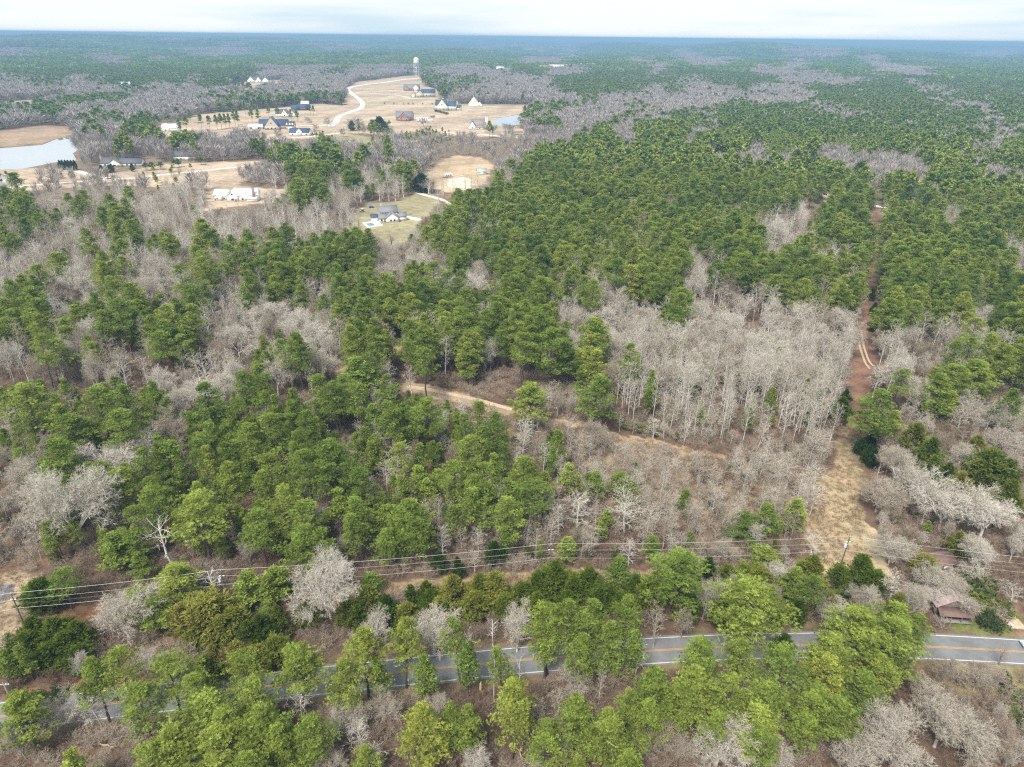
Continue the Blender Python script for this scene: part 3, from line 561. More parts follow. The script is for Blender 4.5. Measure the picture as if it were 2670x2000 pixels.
HAND = """
P 57 997 110 19 .55|P 244 1007 100 19 .4|P 313 1007 85 19 .3|P 390 990 62 19 .4|P 150 1055 90 18 .45|P 309 1068 95 18 .35|P 175 1080 80 16 .4|P 529 995 92 20 .12|P 627 970 66 19 .3|P 675 950 62 19 .35
P 716 1027 60 18 .4|P 680 1023 62 18 .35|P 765 1010 60 19 .3|P 834 978 70 19 .4|P 868 1003 65 18 .2|P 533 1097 80 18 .3|P 586 1100 55 17 .3|P 645 1105 95 18 .4|P 610 1047 55 18 .35|P 594 1060 40 16 .5
P 690 1080 90 18 .35|P 760 1043 65 18 .3|P 797 1068 55 18 .3|P 765 1125 62 17 .3|P 850 1152 110 21 .2|P 795 1170 100 19 .2|P 415 1137 65 18 .4|P 378 1165 70 18 .3|P 432 1150 80 17 .4|P 540 1160 55 17 .7
P 500 1150 60 16 .2|P 586 1155 60 16 .25|N 468 1198 50 15 .4|P 592 1196 85 17 .6|P 692 1182 80 17 .55|P 684 1227 68 16 .45|P 262 1210 85 17 .55|P 300 1225 90 16 .5|P 388 1241 72 15 .4|P 535 1251 62 14 .1
P 407 1276 92 15 .25|P 508 1304 140 17 .65|P 740 1273 95 17 .6|P 790 1310 105 15 .4|P 345 1320 78 14 .4|P 668 1333 92 15 .4|P 793 1370 115 15 .3|N 285 1398 78 12 .35|P 345 1380 70 12 .3|P 135 1147 115 18 .35
P 48 1115 60 17 .4|P 458 1470 80 11 .6|P 358 1440 55 10 .35|O 150 1236 280 23 .1|B 652 1287 110 12 .95|D 417 1355 100 15 0|B 285 1140 140 16 .02|B 365 1120 90 14 .1|B 447 1070 95 15 .6|B 85 1060 60 13 .2
B 25 1060 70 14 .2|B 180 1105 75 13 .3|V 392 1058 50 13 .4|B 40 1190 100 15 .3|V 606 1375 50 8 .6|B 500 985 110 17 .12|B 560 960 90 16 .12|B 450 1000 90 16 .3
N 927 935 85 19 .3|P 1008 974 65 17 .35|P 890 978 60 18 .4|P 930 1000 75 18 .35|P 862 995 60 18 .3|N 968 1052 50 17 .2|P 1012 1048 70 17 .35|P 1057 1052 52 17 .25|P 1110 1036 95 18 .3|P 1029 1072 80 16 .35
P 1250 1052 62 17 .45|P 1208 1080 55 16 .3|P 1293 1084 75 18 .2|P 1383 999 95 16 .6|P 1558 974 110 19 .25|P 1224 1133 75 15 .6|N 1253 1113 45 15 .5|P 1045 1158 62 15 .75|P 862 1160 85 17 .25
N 1094 1214 58 14 .4|P 935 1222 75 16 .25|P 1188 1198 85 16 .4|N 1293 1184 48 14 .3|P 1253 1210 62 14 .45|P 1240 1235 80 14 .35|P 1367 1194 82 15 .5|N 1456 1121 42 15 .4|N 1489 1210 52 12 .6
N 1326 1251 62 14 .3|P 1391 1267 105 14 .2|N 1350 1263 50 14 .3|P 1232 1280 88 14 .4|P 1322 1304 90 14 .6|P 931 1296 92 15 .3|P 923 1339 78 14 .35|P 1065 1304 108 16 .3|P 1005 1381 80 12 .35|P 1090 1349 75 13 .3
N 1538 1235 40 10 .2|N 1558 1231 45 11 .35|P 1619 1231 62 10 .4|P 1647 1251 62 9 .4|N 1656 1206 22 5 .2|N 1582 1328 32 8 .45|N 1570 1361 28 7 .4|N 1477 1402 45 9 .5|N 1704 1398 40 8 .35
C 1289 1414 60 7 .05|C 1143 1440 45 6 .05|C 1192 1455 40 6 .05|V 1070 962 40 13 .1|V 988 1109 45 13 .05|V 1025 1178 82 15 .0|V 1208 1035 38 9 .4|V 1232 1153 38 10 .15|V 1403 1031 55 14 .05|V 1367 1088 60 14 .05
V 1420 1153 38 12 .05|V 1391 1149 45 10 .65|V 1342 1178 45 9 .3|B 1456 1015 40 11 .5|V 1485 1084 58 12 .5|B 1542 1084 65 12 .6|B 1582 1113 60 11 .6|V 1509 1133 50 11 .4|V 1143 1296 28 12 .15|V 1176 1304 25 12 .3
V 1151 1377 42 11 .1|V 1247 1377 38 9 .1|V 1082 1377 42 10 .4|V 1204 1377 42 9 .6|V 1375 1365 30 9 .2|V 1399 1381 30 8 .2|V 976 1345 30 9 .3|V 1237 1438 30 7 .2|V 1460 1316 40 10 .1|V 1509 1308 78 11 .1
V 1639 1288 95 14 .1|V 1696 1316 60 11 .2|B 2405 995 115 14 .15|V 2299 950 65 14 .15|B 2543 1019 68 13 .2|V 2596 1048 55 12 .3|B 2645 1060 60 13 .3|P 2300 1015 105 19 .3|C 2201 1037 58 9 .15|C 2336 1072 50 10 .8
P 2356 968 62 15 .4|N 2486 1023 50 12 .6|P 2462 974 85 16 .5|P 2563 940 110 16 .5|P 2500 955 90 16 .5|P 2649 1011 70 15 .2|C 2397 1105 70 10 .65|C 2437 1145 75 10 .4|C 2478 1210 60 8 .25|C 2555 1137 62 9 .75|C 2596 1174 110 11 .45
C 2645 1255 80 10 .5|C 2515 1231 60 8 .8|C 2250 1145 40 5 .0|B 2519 1153 75 11 .3|B 2356 1170 120 13 .35|B 2405 1210 100 14 .1|B 2498 1247 145 17 .0|B 2604 1280 145 16 .05|B 2633 1113 90 13 .4|B 2311 1243 105 12 .5
B 2661 1170 60 13 .35|V 2148 1117 80 12 .4|V 2124 1145 60 11 .4|B 2135 1135 70 11 .45|V 1986 1182 55 9 .15|V 1925 1194 45 9 .3|V 1864 1214 62 8 .5|V 2030 1202 45 9 .15|V 2063 1194 50 9 .3|V 1823 1178 48 9 .4|V 2136 1219 65 10 .2
V 2128 1276 60 9 .2|V 2026 1267 45 8 .4|N 1788 1280 34 8 .2|P 1945 1337 90 10 .15|N 2010 1320 66 11 .25|N 2079 1304 58 12 .45|P 2002 1424 78 8 .55|N 1803 1390 26 6 .2|C 1851 1455 45 7 .05|C 2124 1454 95 9 .6
C 2254 1452 100 9 .3|C 2193 1475 55 7 .4|C 1945 1475 75 7 .55|C 1986 1484 90 8 .6|C 1900 1475 55 6 .45|B 2034 1462 75 8 .1|V 2128 1400 55 8 .2|B 2340 1400 125 9 .3|B 2563 1415 130 10 .15|C 2421 1450 75 6 .85|C 2510 1390 60 7 .6
P 1765 1440 195 15 .25|C 95 1515 100 8 .2|P 150 1495 80 11 .2|P 70 1530 60 7 .3|C 130 1615 90 7 .3|C 190 1625 90 7 .35|C 75 1612 70 7 .35|C 25 1680 80 7 .5|C 120 1680 90 6 .3|C 195 1690 80 6 .2|B 297 1540 150 14 .2|B 366 1690 80 7 .35
P 350 1535 80 11 .6|P 452 1474 105 13 .7|P 390 1565 85 10 .45|D 545 1475 80 11 .1|C 530 1560 165 9 .8|C 465 1578 80 8 .95|C 600 1590 90 7 .65|C 500 1640 70 5 .6|C 684 1610 85 6 .1|N 635 1497 75 11 .5|N 690 1500 50 11 .5|N 715 1480 75 11 .5
O 840 1458 220 17 .06|C 549 1686 62 8 1|C 610 1678 78 8 .9|C 712 1665 100 7 .6|C 530 1712 70 7 .5|P 225 1720 95 17 .4|P 300 1706 95 18 .6|P 428 1727 135 17 .5|P 625 1720 105 17 .5|P 775 1695 125 17 .5|P 650 1770 105 16 .6
P 505 1765 105 17 .5|P 510 1815 165 17 .5|P 450 1895 130 16 .6|P 562 1918 140 16 .7|P 672 1836 125 17 .5|P 795 1880 100 15 .4|P 35 1812 110 16 .6|N 167 1967 70 13 .7|P 645 1970 100 15 .5|B 115 1830 120 10 .3|V 235 1815 75 10 .2
V 770 1788 75 10 0|B 890 1840 80 9 .15|B 860 1950 80 8 .4|V 333 1860 60 8 .3|C 955 1530 75 7 .6|C 1005 1555 58 6 .1|C 1070 1527 48 7 .25|C 1110 1517 52 7 .35|C 1180 1505 92 8 .8|C 1285 1500 115 8 .75|C 1360 1520 60 6 .4
C 1448 1468 105 9 .4|C 1405 1490 70 8 .45|C 1500 1500 80 7 .35|C 1538 1482 75 8 .3|N 1619 1462 68 9 .1|C 1660 1500 50 6 .3|N 968 1493 50 6 .2|B 968 1600 85 11 .15|B 1125 1580 140 14 .12|B 1350 1584 90 13 .12|D 1285 1608 48 9 .15
P 1045 1617 85 19 .75|P 940 1645 105 19 .75|P 880 1722 90 17 .65|P 1195 1617 80 18 .45|N 1218 1678 60 15 .15|N 1106 1706 58 14 .35|N 990 1715 50 13 .4|P 1310 1690 70 14 .4|P 1435 1584 95 19 .5|P 1489 1568 70 18 .4|P 1550 1560 90 19 .45
P 1640 1560 80 18 .35|P 1425 1633 90 15 .55|N 1655 1645 52 14 .4|D 1220 1645 25 17 .1|D 1360 1700 40 13 .15|D 1287 1710 30 13 .1|V 1664 1690 55 9 .05|B 1501 1731 85 9 .4|B 1602 1735 65 8 .65|V 1717 1592 55 11 .5|V 1568 1763 35 8 .3
B 1012 1808 85 9 .4|B 911 1828 75 9 .4|V 940 1881 65 11 .05|V 976 1942 55 8 .15|B 1143 1804 60 7 .35|B 1240 1942 75 9 .05|V 1411 1824 42 9 .4|V 1477 1930 40 8 .2|B 1696 1885 110 10 .6|V 1395 1962 55 6 .2|V 1460 1800 45 8 .3
P 1338 1784 112 20 .8|P 1090 1845 125 18 .85|P 1167 1836 72 15 .4|P 1212 1832 75 16 .55|P 1509 1812 105 17 .5|P 1582 1857 70 15 .7|P 1590 1893 115 15 .5|P 1432 1877 70 12 .5|P 1509 1969 50 10 .9|P 1717 1739 105 17 .4|P 1640 1800 70 15 .5
P 1950 1530 175 20 .55|P 2340 1572 115 17 .5|P 2250 1596 150 19 .55|P 2345 1625 145 17 .5|P 2160 1661 120 16 .65|P 1835 1668 110 17 .45|P 1941 1674 80 14 .5|P 1820 1735 120 15 .6|P 2050 1710 130 16 .3|P 2165 1714 105 15 .85|P 2315 1710 90 14 .65
P 2254 1767 105 14 .3|P 1965 1828 145 14 .65|P 2136 1812 105 14 .55|P 2105 1860 90 12 .45|P 1870 1850 90 13 .45|P 2130 1788 80 14 .4|P 1795 1775 90 15 .5|C 2050 1657 62 6 .2|B 2190 1560 100 9 .2|B 1790 1576 55 10 .55|B 1890 1890 165 12 .25|B 2350 1857 205 14 .25
B 2246 1918 130 11 .3|B 2494 1816 165 14 .35|B 2624 1857 110 12 .75|B 2563 1900 120 11 .4|B 2034 1942 90 7 .3|B 1795 1926 75 7 .45|B 2478 1727 80 6 .6|V 2625 1690 70 5 .9|V 2405 1796 50 8 .5|V 2340 1503 70 8 .15|B 2453 1487 85 7 .3
B 2400 1535 70 6 .4|V 2655 1530 50 7 .2|S 2567 1560 75 3.4 .9|S 2625 1570 65 3 .6|S 2565 1505 110 4.5 .5|S 2590 1605 80 3.2 .05|S 2400 1515 45 3 .4|S 2620 1762 70 3 .2|S 2660 1800 90 3 .7|S 1640 1098 50 2.6 .7|S 1670 1104 55 2.6 .7|S 1700 1112 50 2.6 .65
S 1222 965 30 2 .5|S 230 1790 60 2 .1|S 150 1800 70 2 .1|S 70 1812 70 2 .15|S 2660 1850 80 3 .6|B 1160 708 60 17 .1|B 1240 705 78 17 .05|P 1290 640 55 20 .1|B 2035 572 95 19 .1|B 1540 400 0 0 0
B 700 790 130 15 .05|B 780 810 110 15 .08|B 610 850 120 15 .1|B 830 830 90 15 .05|B 1790 830 90 17 .05|B 2090 790 110 17 .05|B 1890 800 90 16 .08|B 1960 850 80 16 .1|B 2010 860 100 16 .05|B 1560 790 90 16 .05|B 1700 800 80 16 .08
"""
HAND += "C 900 1560 70 7 .5|C 1000 1585 80 6 .15|C 1060 1575 80 7 .6|C 1150 1560 80 7 .7|C 1240 1545 90 7 .65|C 1320 1550 80 7 .55|C 1400 1550 85 7 .4|C 1480 1545 80 7 .3|C 1570 1530 80 7 .2|C 1620 1545 70 6 .3|C 1250 1500 80 8 .6|C 1120 1540 70 7 .3|C 930 1580 60 6 .3|C 1690 1505 60 6 .5|C 1720 1490 60 6 .4|C 2060 1500 70 7 .5|C 2290 1490 70 7 .3|C 570 1610 90 7 .7|C 640 1625 80 7 .3|C 660 1690 80 6 .7|C 780 1700 70 6 .5|C 60 1650 80 6 .4|C 160 1650 80 7 .3|C 2440 1190 60 8 .5|C 2560 1200 70 8 .6|C 2640 1200 70 9 .3|P 350 1790 110 17 .5|P 580 1850 120 16 .55|P 720 1900 110 15 .5|P 380 1960 120 15 .6|P 1420 1920 90 13 .5|P 1900 1760 100 15 .5|P 2010 1780 110 15 .45|P 2200 1830 100 14 .5|P 1990 1910 90 12 .4|P 1700 1830 100 15 .5|P 1640 1960 90 13 .5|P 950 1950 70 10 .6|P 1520 1660 80 16 .45|P 1600 1620 80 18 .4|B 2440 1480 70 8 .3|B 2475 1500 80 8 .25|B 2405 1520 60 7 .3|B 2510 1520 80 7 .4|V 2450 1540 45 6 .2|V 2490 1545 40 6 .25|B 2540 1560 60 6 .5|B 2560 1750 80 6 .5|V 2520 1735 50 6 .5|B 2430 1770 70 6 .4|B 2600 1740 70 5 .6|P 2400 1600 70 12 .4|B 2500 1490 60 7 .3|V 2520 1560 40 6 .3"
trees = []       # dicts: k kind, p ground point, h height, w crown width, t tint, hand flag
for line in HAND.strip().split('\n'):
    for e in line.split('|'):
        k, x, y, w, h, t = e.split(); x, y, w, h, t = float(x), float(y), float(w), float(h), float(t)
        if h <= 0: continue
        if k == 'P' and h >= 13 and y < 1460: h *= 1.2
        if k in 'PN': w *= 1.22 if 940 < y < 1460 else 1.2
        if k == 'C': w *= 1.2; h *= 1.12
        if k in 'BO': w *= 1.08
        g = G(x, y, h); _, _, dz = proj(g); wm = w * dz / F_PX
        g[2] = 0; trees.append(dict(k='O' if k == 'B' and wm > h * 1.05 else k, p=g, h=h, w=float(wm), t=t, hand=1))
for e in "527 339 20 .2|548 341 19 .2|567 339 19 .15|579 337 20 .2|590 335 19 .2|600 335 19 .1|614 327 22 .2|622 331 21 .2|658 321 20 .25|675 323 21 .25|702 309 18 .2|725 309 19 .2|760 317 17 .15|777 319 18 .2|810 301 16 .15|818 301 15 .2|472 351 20 .2|488 343 20 .15|498 321 18 .2|660 296 20 .2|640 299 20 .2".split('|'):
    x, y, h, t = map(float, e.split()); trees.append(dict(k='P', p=G(x, y), h=h, w=h * 0.36, t=t, hand=1))
for e in "854 331 15 11|809 325 9 8|802 321 10 7|825 341 9 8|729 371 17 11|640 372 20 13|672 366 15 11|920 341 17 14|935 338 18 14|1105 330 14 15|1290 345 11 9|1265 345 10 8|1318 345 13 10|1335 346 12 10|1155 285 6 4|895 357 12 10".split('|'):
    x, y, h, w = map(float, e.split()); trees.append(dict(k='B', p=G(x, y), h=h, w=w, t=.45, hand=1))
trees.append(dict(k='E', p=G(991, 343), h=19, w=29, t=0.0, hand=1)); trees.append(dict(k='E', p=G(918, 341), h=13, w=13, t=0.05, hand=1)); trees.append(dict(k='E', p=G(1100, 500), h=15, w=22, t=0.0, hand=1))
for x in (1003, 1027, 1052, 1065, 1077, 1102, 1127): trees.append(dict(k='S', p=G(x, 272 + (x - 1003) * .015), h=3.2, w=4.2, t=0.1 + 0.2 * (x % 3), hand=1))
for x in (160, 167, 175, 182, 190, 198): trees.append(dict(k='C', p=G(x, 443), h=9, w=6, t=0.0, hand=1))
for x, y in ((267, 452), (287, 451), (293, 448), (347, 447), (382, 445), (398, 444), (420, 443), (455, 438), (468, 436), (525, 430)): trees.append(dict(k='C', p=G(x, y), h=7.5, w=6.5, t=0.05, hand=1))
for x, y in ((2198, 1035), (2262, 1150), (2258, 1185), (2272, 1195), (2270, 760), (2274, 800), (2273, 840)): trees.append(dict(k='C', p=G(x, y + 25), h=7, w=5, t=0.0, hand=1))
HX = np.array([t['p'][:2] for t in trees]); HWd = np.array([t['w'] for t in trees])
rf = np.random.default_rng(11)
def grid(r0, r1, sp, jit=0.48):
    nx = int(r1 * 0.95 / sp); ny = int((r1 - r0 * 0.45) / sp); X, Y = np.meshgrid(np.arange(-nx, nx + 1) * sp, r0 * 0.45 + np.arange(ny) * sp)
    X = X + rf.uniform(-jit, jit, X.shape) * sp; Y = Y + rf.uniform(-jit, jit, Y.shape) * sp; r = np.hypot(X, Y); m = (r >= r0) & (r < r1) & (np.abs(X) < Y * 0.86 + 25)
    return X[m], Y[m]
HOUSE_XY = []      # (x, y, radius) filled in by the list of buildings below
def allowed(x, y, pad=1.0):
    """not in a field, on a road, in a house"""
    px, py, dz = proj(np.stack([x, y, 0 * x], 1)); ok = np.ones(len(x), bool); fld = np.zeros(len(x), bool)
    for kd, c, poly in ZONES:
        if kd == 'f': fld |= inpoly(px, py, poly)
    for poly in PONDS: ok &= ~inpoly(px, py, poly)
    n = np.hypot(x, y) < 340; q = np.where(n)[0]
    if len(q): ok[q] &= distpath(x[q], y[q], ROAD[::5]) > 5.5 + pad
    q = np.where((x > 50) & (np.hypot(x, y) < 700))[0]
    if len(q): ok[q] &= distpath(x[q], y[q], CORR[::4]) > np.interp(py[q], [p[1] for p in CORR_PX], CORR_W) / 2 + pad + 1.5
    for nme, P, w, m in WAYP: ok &= distpath(x, y, P[::4] if len(P) > 12 else P) > w / 2 + pad + 1.0
    for hx, hy, hr in HOUSE_XY: ok &= np.hypot(x - hx, y - hy) > hr
    return ok, fld
# ------------------------------------------------------------------ buildings
for k, c, r in (('white', (0.82, 0.81, 0.79), .6), ('cream', (0.74, 0.70, 0.60), .7), ('palegreen', (0.60, 0.62, 0.50), .7), ('olivewall', (0.47, 0.46, 0.34), .7), ('brick', (0.34, 0.19, 0.145), .9), ('lightbrick', (0.52, 0.43, 0.36), .9),
                ('tanwall', (0.62, 0.50, 0.36), .8), ('slate', (0.045, 0.075, 0.13), .75), ('grayroof', (0.20, 0.20, 0.215), .85), ('darkroof', (0.10, 0.105, 0.125), .85), ('whiteroof', (0.84, 0.86, 0.88), .35), ('brownroof', (0.25, 0.215, 0.19), .85),
                ('blueroof', (0.38, 0.47, 0.55), .5), ('greenroof', (0.35, 0.48, 0.43), .5), ('glass', (0.03, 0.04, 0.05), .08), ('trim', (0.8, 0.8, 0.78), .5), ('wood', (0.20, 0.16, 0.125), .95), ('black', (0.02, 0.02, 0.02), .6), ('tyre', (0.025, 0.025, 0.025), .85)):
    M[k] = mat(k + '_finish', c, r, var=0.08 if k not in ('glass', 'trim', 'black', 'tyre') else 0, scale=0.7)
M['rust'] = mat('rusty_tin', (0.21, 0.12, 0.09), 0.8, scale=1.3, col2=(0.11, 0.075, 0.07)); M['paletin'] = mat('weathered_tin', (0.36, 0.29, 0.28), 0.7, scale=0.9, col2=(0.22, 0.15, 0.135))
M['board'] = mat('weathered_boards', (0.27, 0.24, 0.21), 0.95, scale=2.2, col2=(0.14, 0.115, 0.10))
M['alu'] = mat('bare_aluminium', (0.72, 0.72, 0.72), 0.45, 0.3); M['can'] = mat('transformer_gray', (0.62, 0.66, 0.70), 0.45); M['porcelain'] = mat('porcelain', (0.75, 0.76, 0.78), 0.25); M['polewood'] = mat('pole_wood', (0.14, 0.12, 0.095), 0.95, var=0.3, scale=2)
def gable(wl, rf_, x, y, w, d, h, rise, ax, ov=0.45, th=0.2, z0=0.0):
    wl.box(x - w / 2, x + w / 2, y - d / 2, y + d / 2, z0, h)
    if rise <= 0:
        rf_.box(x - w / 2 - ov, x + w / 2 + ov, y - d / 2 - ov, y + d / 2 + ov, h + 0.005, h + th); return
    L, S = (w, d) if ax == 'x' else (d, w); pt = (lambda a, b, z: (x + a, y + b, z)) if ax == 'x' else (lambda a, b, z: (x + b, y + a, z))
    for e in (-1, 1):
        t = [pt(e * L / 2, -S / 2, h), pt(e * L / 2, S / 2, h), pt(e * L / 2, 0, h + rise)]; i = [pt(e * (L / 2 - 0.2), q, z) for q, z in ((-S / 2, h), (S / 2, h), (0, h + rise))]
        wl.add(np.array(t + i), [(0, 1, 2)]); wl.add(np.array(t + i), [(0, 2, 5, 3), (2, 1, 4, 5)])
    k = rise / (S / 2)
    for s in (-1, 1):
        lo = [pt(-L / 2 - ov, s * (S / 2 + ov), h - ov * k + 0.03), pt(L / 2 + ov, s * (S / 2 + ov), h - ov * k + 0.03), pt(L / 2 + ov, 0, h + rise + 0.03), pt(-L / 2 - ov, 0, h + rise + 0.03)]
        rf_.hexa(lo + [(a, b, c + th) for a, b, c in lo])
def house(label, px, py, blocks, wall, roof, rz=0.0, wins=(), doors=(), chim=(), garage=(), extra_roof=None, rad=None, name='house', cat='house', dorm=(), posts=(), openlot=True, group=None):
    g = G(px, py); r = float(np.hypot(*g[:2])); g[2] = float(terrain(g[0], g[1])); o = thing(name, label, cat, g, rz, group)
    wl, rf_, r2 = MB(), MB(), MB()
    for b in blocks:
        use = r2 if (len(b) > 7 and b[7] == 2) else rf_; gable(wl, use, *b[:7])
    part('wall', wl, M[wall], o); ro = part('roof', rf_, M[roof], o)
    if r2.n: part('roof', r2, M[extra_roof], o, 'contrasting roof over the wing')
    for x, y, w, h0, h1, m in chim: part('chimney', MB().box(x - w / 2, x + w / 2, y - w / 2, y + w / 2, h0, h1).box(x - w / 2 - .1, x + w / 2 + .1, y - w / 2 - .1, y + w / 2 + .1, h1 + .003, h1 + .25), M[m], ro)
    for x, y, z, w, h in wins:
        f = part('window', MB().box(x - w / 2 - .12, x + w / 2 + .12, y - .06, y + .02, z - .12, z + h + .12), M['trim'], o); part('pane', MB().box(x - w / 2, x + w / 2, y - .09, y - .062, z, z + h), M['glass'], f)
    for x, y, w, h in doors: part('door', MB().box(x - w / 2, x + w / 2, y - .08, y + .02, 0.05, h), M['wood'], o)
    for x, y, w, h in garage: part('garage_door', MB().box(x - w / 2, x + w / 2, y - .08, y + .02, 0.05, h), M['trim'], o)
    for x, y, w, d, h, rise, z in dorm:
        a, b = MB(), MB(); gable(a, b, x, y, w, d, z + h, rise, 'y', 0.2, 0.12, z); dw = part('dormer', a, M['white' if wall != 'white' else 'trim'], ro); part('dormer_roof', b, M[roof], dw)
    for x, y, h in posts: part('porch_post', MB().box(x - .1, x + .1, y - .1, y + .1, 0, h), M['trim'], o)
    openlot and LOTS.append((px, py, max(abs(b[0]) + b[2] / 2 for b in blocks) * 1.15, max(b[4] + b[5] for b in blocks))); HOUSE_XY.append((g[0], g[1], rad or 1.1 * max(np.hypot(abs(b[0]) + b[2] / 2, abs(b[1]) + b[3] / 2) for b in blocks) * 0.8 + 1.5)); return o
LOTS = []       # buildings that stand in the open: no large trees right in front of them
# the derelict tin-roofed house beside the paved road
o = thing('house', 'derelict tin-roofed house under bare trees beside the paved road, rusty porch roof in front', 'house', G(2478, 1606), R(-6))
wl, rf_ = MB(), MB(); gable(wl, rf_, 0, 4.8, 7.2, 9.5, 2.7, 2.3, 'y', 0.4, 0.06); part('wall', wl, M['board'], o)
ro = part('roof', rf_, M['paletin'], o, 'pale weathered tin roof with a long ridge'); part('chimney', MB().box(-.4, .4, 7, 7.8, 4.2, 6.0), M['brick'], ro)
q = MB(); lo = [(-3.9, -2.6, 2.05), (3.7, -2.6, 2.2), (3.6, 0.02, 2.75), (-3.7, 0.02, 2.75)]; q.hexa(lo + [(a, b, c + .06) for a, b, c in lo]); part('porch_roof', q, M['rust'], o, 'rust-brown corrugated porch roof, sagging at one end')
for x in (-3.5, -1.2, 1.1, 3.4): part('porch_post', MB().tubes([[x, -2.35, 0]], [[x, -2.35, 2.08]], np.array([.09]), np.array([.08]), 6), M['board'], o)
part('porch_floor', MB().box(-3.7, 3.6, -2.5, -.03, 0.2, 0.4), M['board'], o); part('door', MB().box(-.5, .5, -.1, -.03, .42, 2.4), M['black'], o)
for x in (-2.4, 2.3):
    f = part('window', MB().box(x - .55, x + .55, -.1, .0, .95, 2.25), M['board'], o); part('pane', MB().box(x - .42, x + .42, -.13, -.102, 1.07, 2.12), M['black'], f)
HOUSE_XY.append((o.location.x, o.location.y + 3, 6.5))
# a fallen-in shed behind it
o = thing('shed', 'collapsed brown shed behind the derelict house, under the tall bare trees', 'shed', G(2445, 1468), R(12)); wl, rf_ = MB(), MB(); gable(wl, rf_, 0, 0, 6, 5, 1.7, 1.3, 'x', .3, .06); part('wall', wl, M['board'], o); part('roof', rf_, M['rust'], o); part('door', MB().box(-.6, .6, -2.6, -2.5, .05, 1.5), M['trim'], o)
HOUSE_XY.append((o.location.x, o.location.y, 5))

house('large white two-storey house with gray roofs beside a swimming pool', 1010, 574, [(1, 3, 13, 9, 6.2, 3.6, 'x'), (3, -4.5, 9, 7, 3.4, 3.4, 'y'), (-3.2, -3.2, 6, 6, 3.0, 2.2, 'x'), (-9, 1, 5, 6, 3.0, 1.5, 'x', 2), (10.6, 0, 6, 8, 3.2, 2.2, 'x')], 'white', 'grayroof', R(14),
      wins=[(-3, -1.52, 4.2, 1.2, 1.2), (-1, -1.52, 4.2, 1.2, 1.2), (2, -8.02, 1, 1.2, 1.4), (4.5, -8.02, 1, 1.2, 1.4), (-4.4, -6.22, 1, 1.2, 1.3)], doors=[(-2, -6.22, 1.2, 2.2)], garage=[(10.6, -4.02, 3.5, 2.4)], extra_roof='slate', chim=[(-3.5, 4, 1.0, 7, 11, 'lightbrick')], posts=[(-11.3, -1.8, 2.8), (-9, -1.8, 2.8)])
sheet('pool_deck', pix([(944, 581), (984, 575), (999, 588), (958, 594)]), 0.04, M['concrete']); M['pool'] = mat('pool_water', (0.10, 0.22, 0.27), 0.06); sheet('pool_water', pix([(953, 583), (972, 580.5), (978, 587.5), (962, 590)]), 0.05, M['pool'])
house('long white farmhouse with white metal roof and brick chimney', 632, 522, [(5, 0, 17, 10, 5.0, 4.2, 'x'), (-6, 1, 8, 14, 4.6, 4.0, 'y'), (9, -6, 8, 3, 2.8, 0.8, 'x')], 'white', 'whiteroof', R(8), wins=[(1.5, -5.02, 1.2, 1.4, 1.6), (4.5, -5.02, 1.2, 1.4, 1.6), (-6, -6.02, 1.2, 2.0, 1.6), (-6, -6.02, 5.4, 1.2, 1.2)], doors=[(-3.6, -6.02, 1, 2.2)], chim=[(10.5, -5.6, 1.6, 0, 11, 'brick')], dorm=[(3, -3, 2.4, 3, 1.4, .9, 5.6)])
house('white metal-roofed guest barn left of the long farmhouse', 582, 519, [(0, 0, 11, 8, 4.0, 3.6, 'x'), (-1, -5, 6, 3, 3.0, 2.0, 'y')], 'white', 'whiteroof', R(-10), wins=[(-1, -6.52, 1.2, 1.2, 1.3), (3.6, -4.02, 1.2, 1.2, 1.3)], doors=[(-2.9, -6.52, .9, 2.1)])
house('low cream ranch house with long slate-gray roof and white gable by the gravel road', 306, 432, [(-6, 0, 15, 11, 3.4, 4.2, 'x'), (1, -5, 12, 6, 3.3, 4.0, 'y'), (15, 0, 22, 10, 3.3, 3.8, 'x')], 'cream', 'darkroof', R(4), wins=[(-9, -5.52, 1, 1.6, 1.4), (1, -8.02, 1, 2.4, 1.6), (12, -5.02, 1, 1.6, 1.4), (16, -5.02, 1, 1.6, 1.4), (20, -5.02, 1, 1.6, 1.4)], doors=[(4.5, -8.02, 1.1, 2.2)], chim=[(-14.2, 0, 1.6, 0, 9.5, 'brick')])
house('cream barn with a plain dark gray roof right of the ranch house', 482, 416, [(0, 0, 19, 11, 4.4, 3.6, 'x'), (10.5, 0, 4, 8, 4.0, 2.0, 'x')], 'cream', 'darkroof', R(6), wins=[(-6, -5.52, 1.2, 1.2, 1.3), (-2, -5.52, 1.2, 1.2, 1.3)], garage=[(4, -5.52, 4, 3.2)])
house('steep light-brick house with tall front gable, slate roof and white dormers', 715, 336, [(0, -6, 19, 14, 4.5, 12.5, 'y'), (0, 4, 40, 11, 5.5, 7, 'x'), (24, -1, 11, 12, 5.2, 5, 'x')], 'lightbrick', 'slate', R(3), wins=[(-5, -13.02, 1.2, 2, 2), (0, -13.02, 1.2, 2.4, 2.2), (5, -13.02, 1.2, 2, 2), (0, -13.02, 8, 1.6, 2)], doors=[(-8, -13.02, 1.4, 2.4)], dorm=[(20, -5, 2.6, 4, 1.8, 1.4, 6), (24.3, -5, 2.6, 4, 1.8, 1.4, 6), (28, -5, 2.6, 4, 1.8, 1.4, 6)], garage=[(24, -7.02, 6, 3)])
house('white open pool pavilion left of the steep brick house', 669, 336, [(0, 0, 20, 9, 3.2, 3.2, 'x'), (0, -5, 8, 2, 3.2, 2.6, 'y')], 'white', 'whiteroof', 0, doors=[(-6, -4.52, 4, 2.6), (6, -4.52, 4, 2.6)], name='pavilion', cat='pavilion')
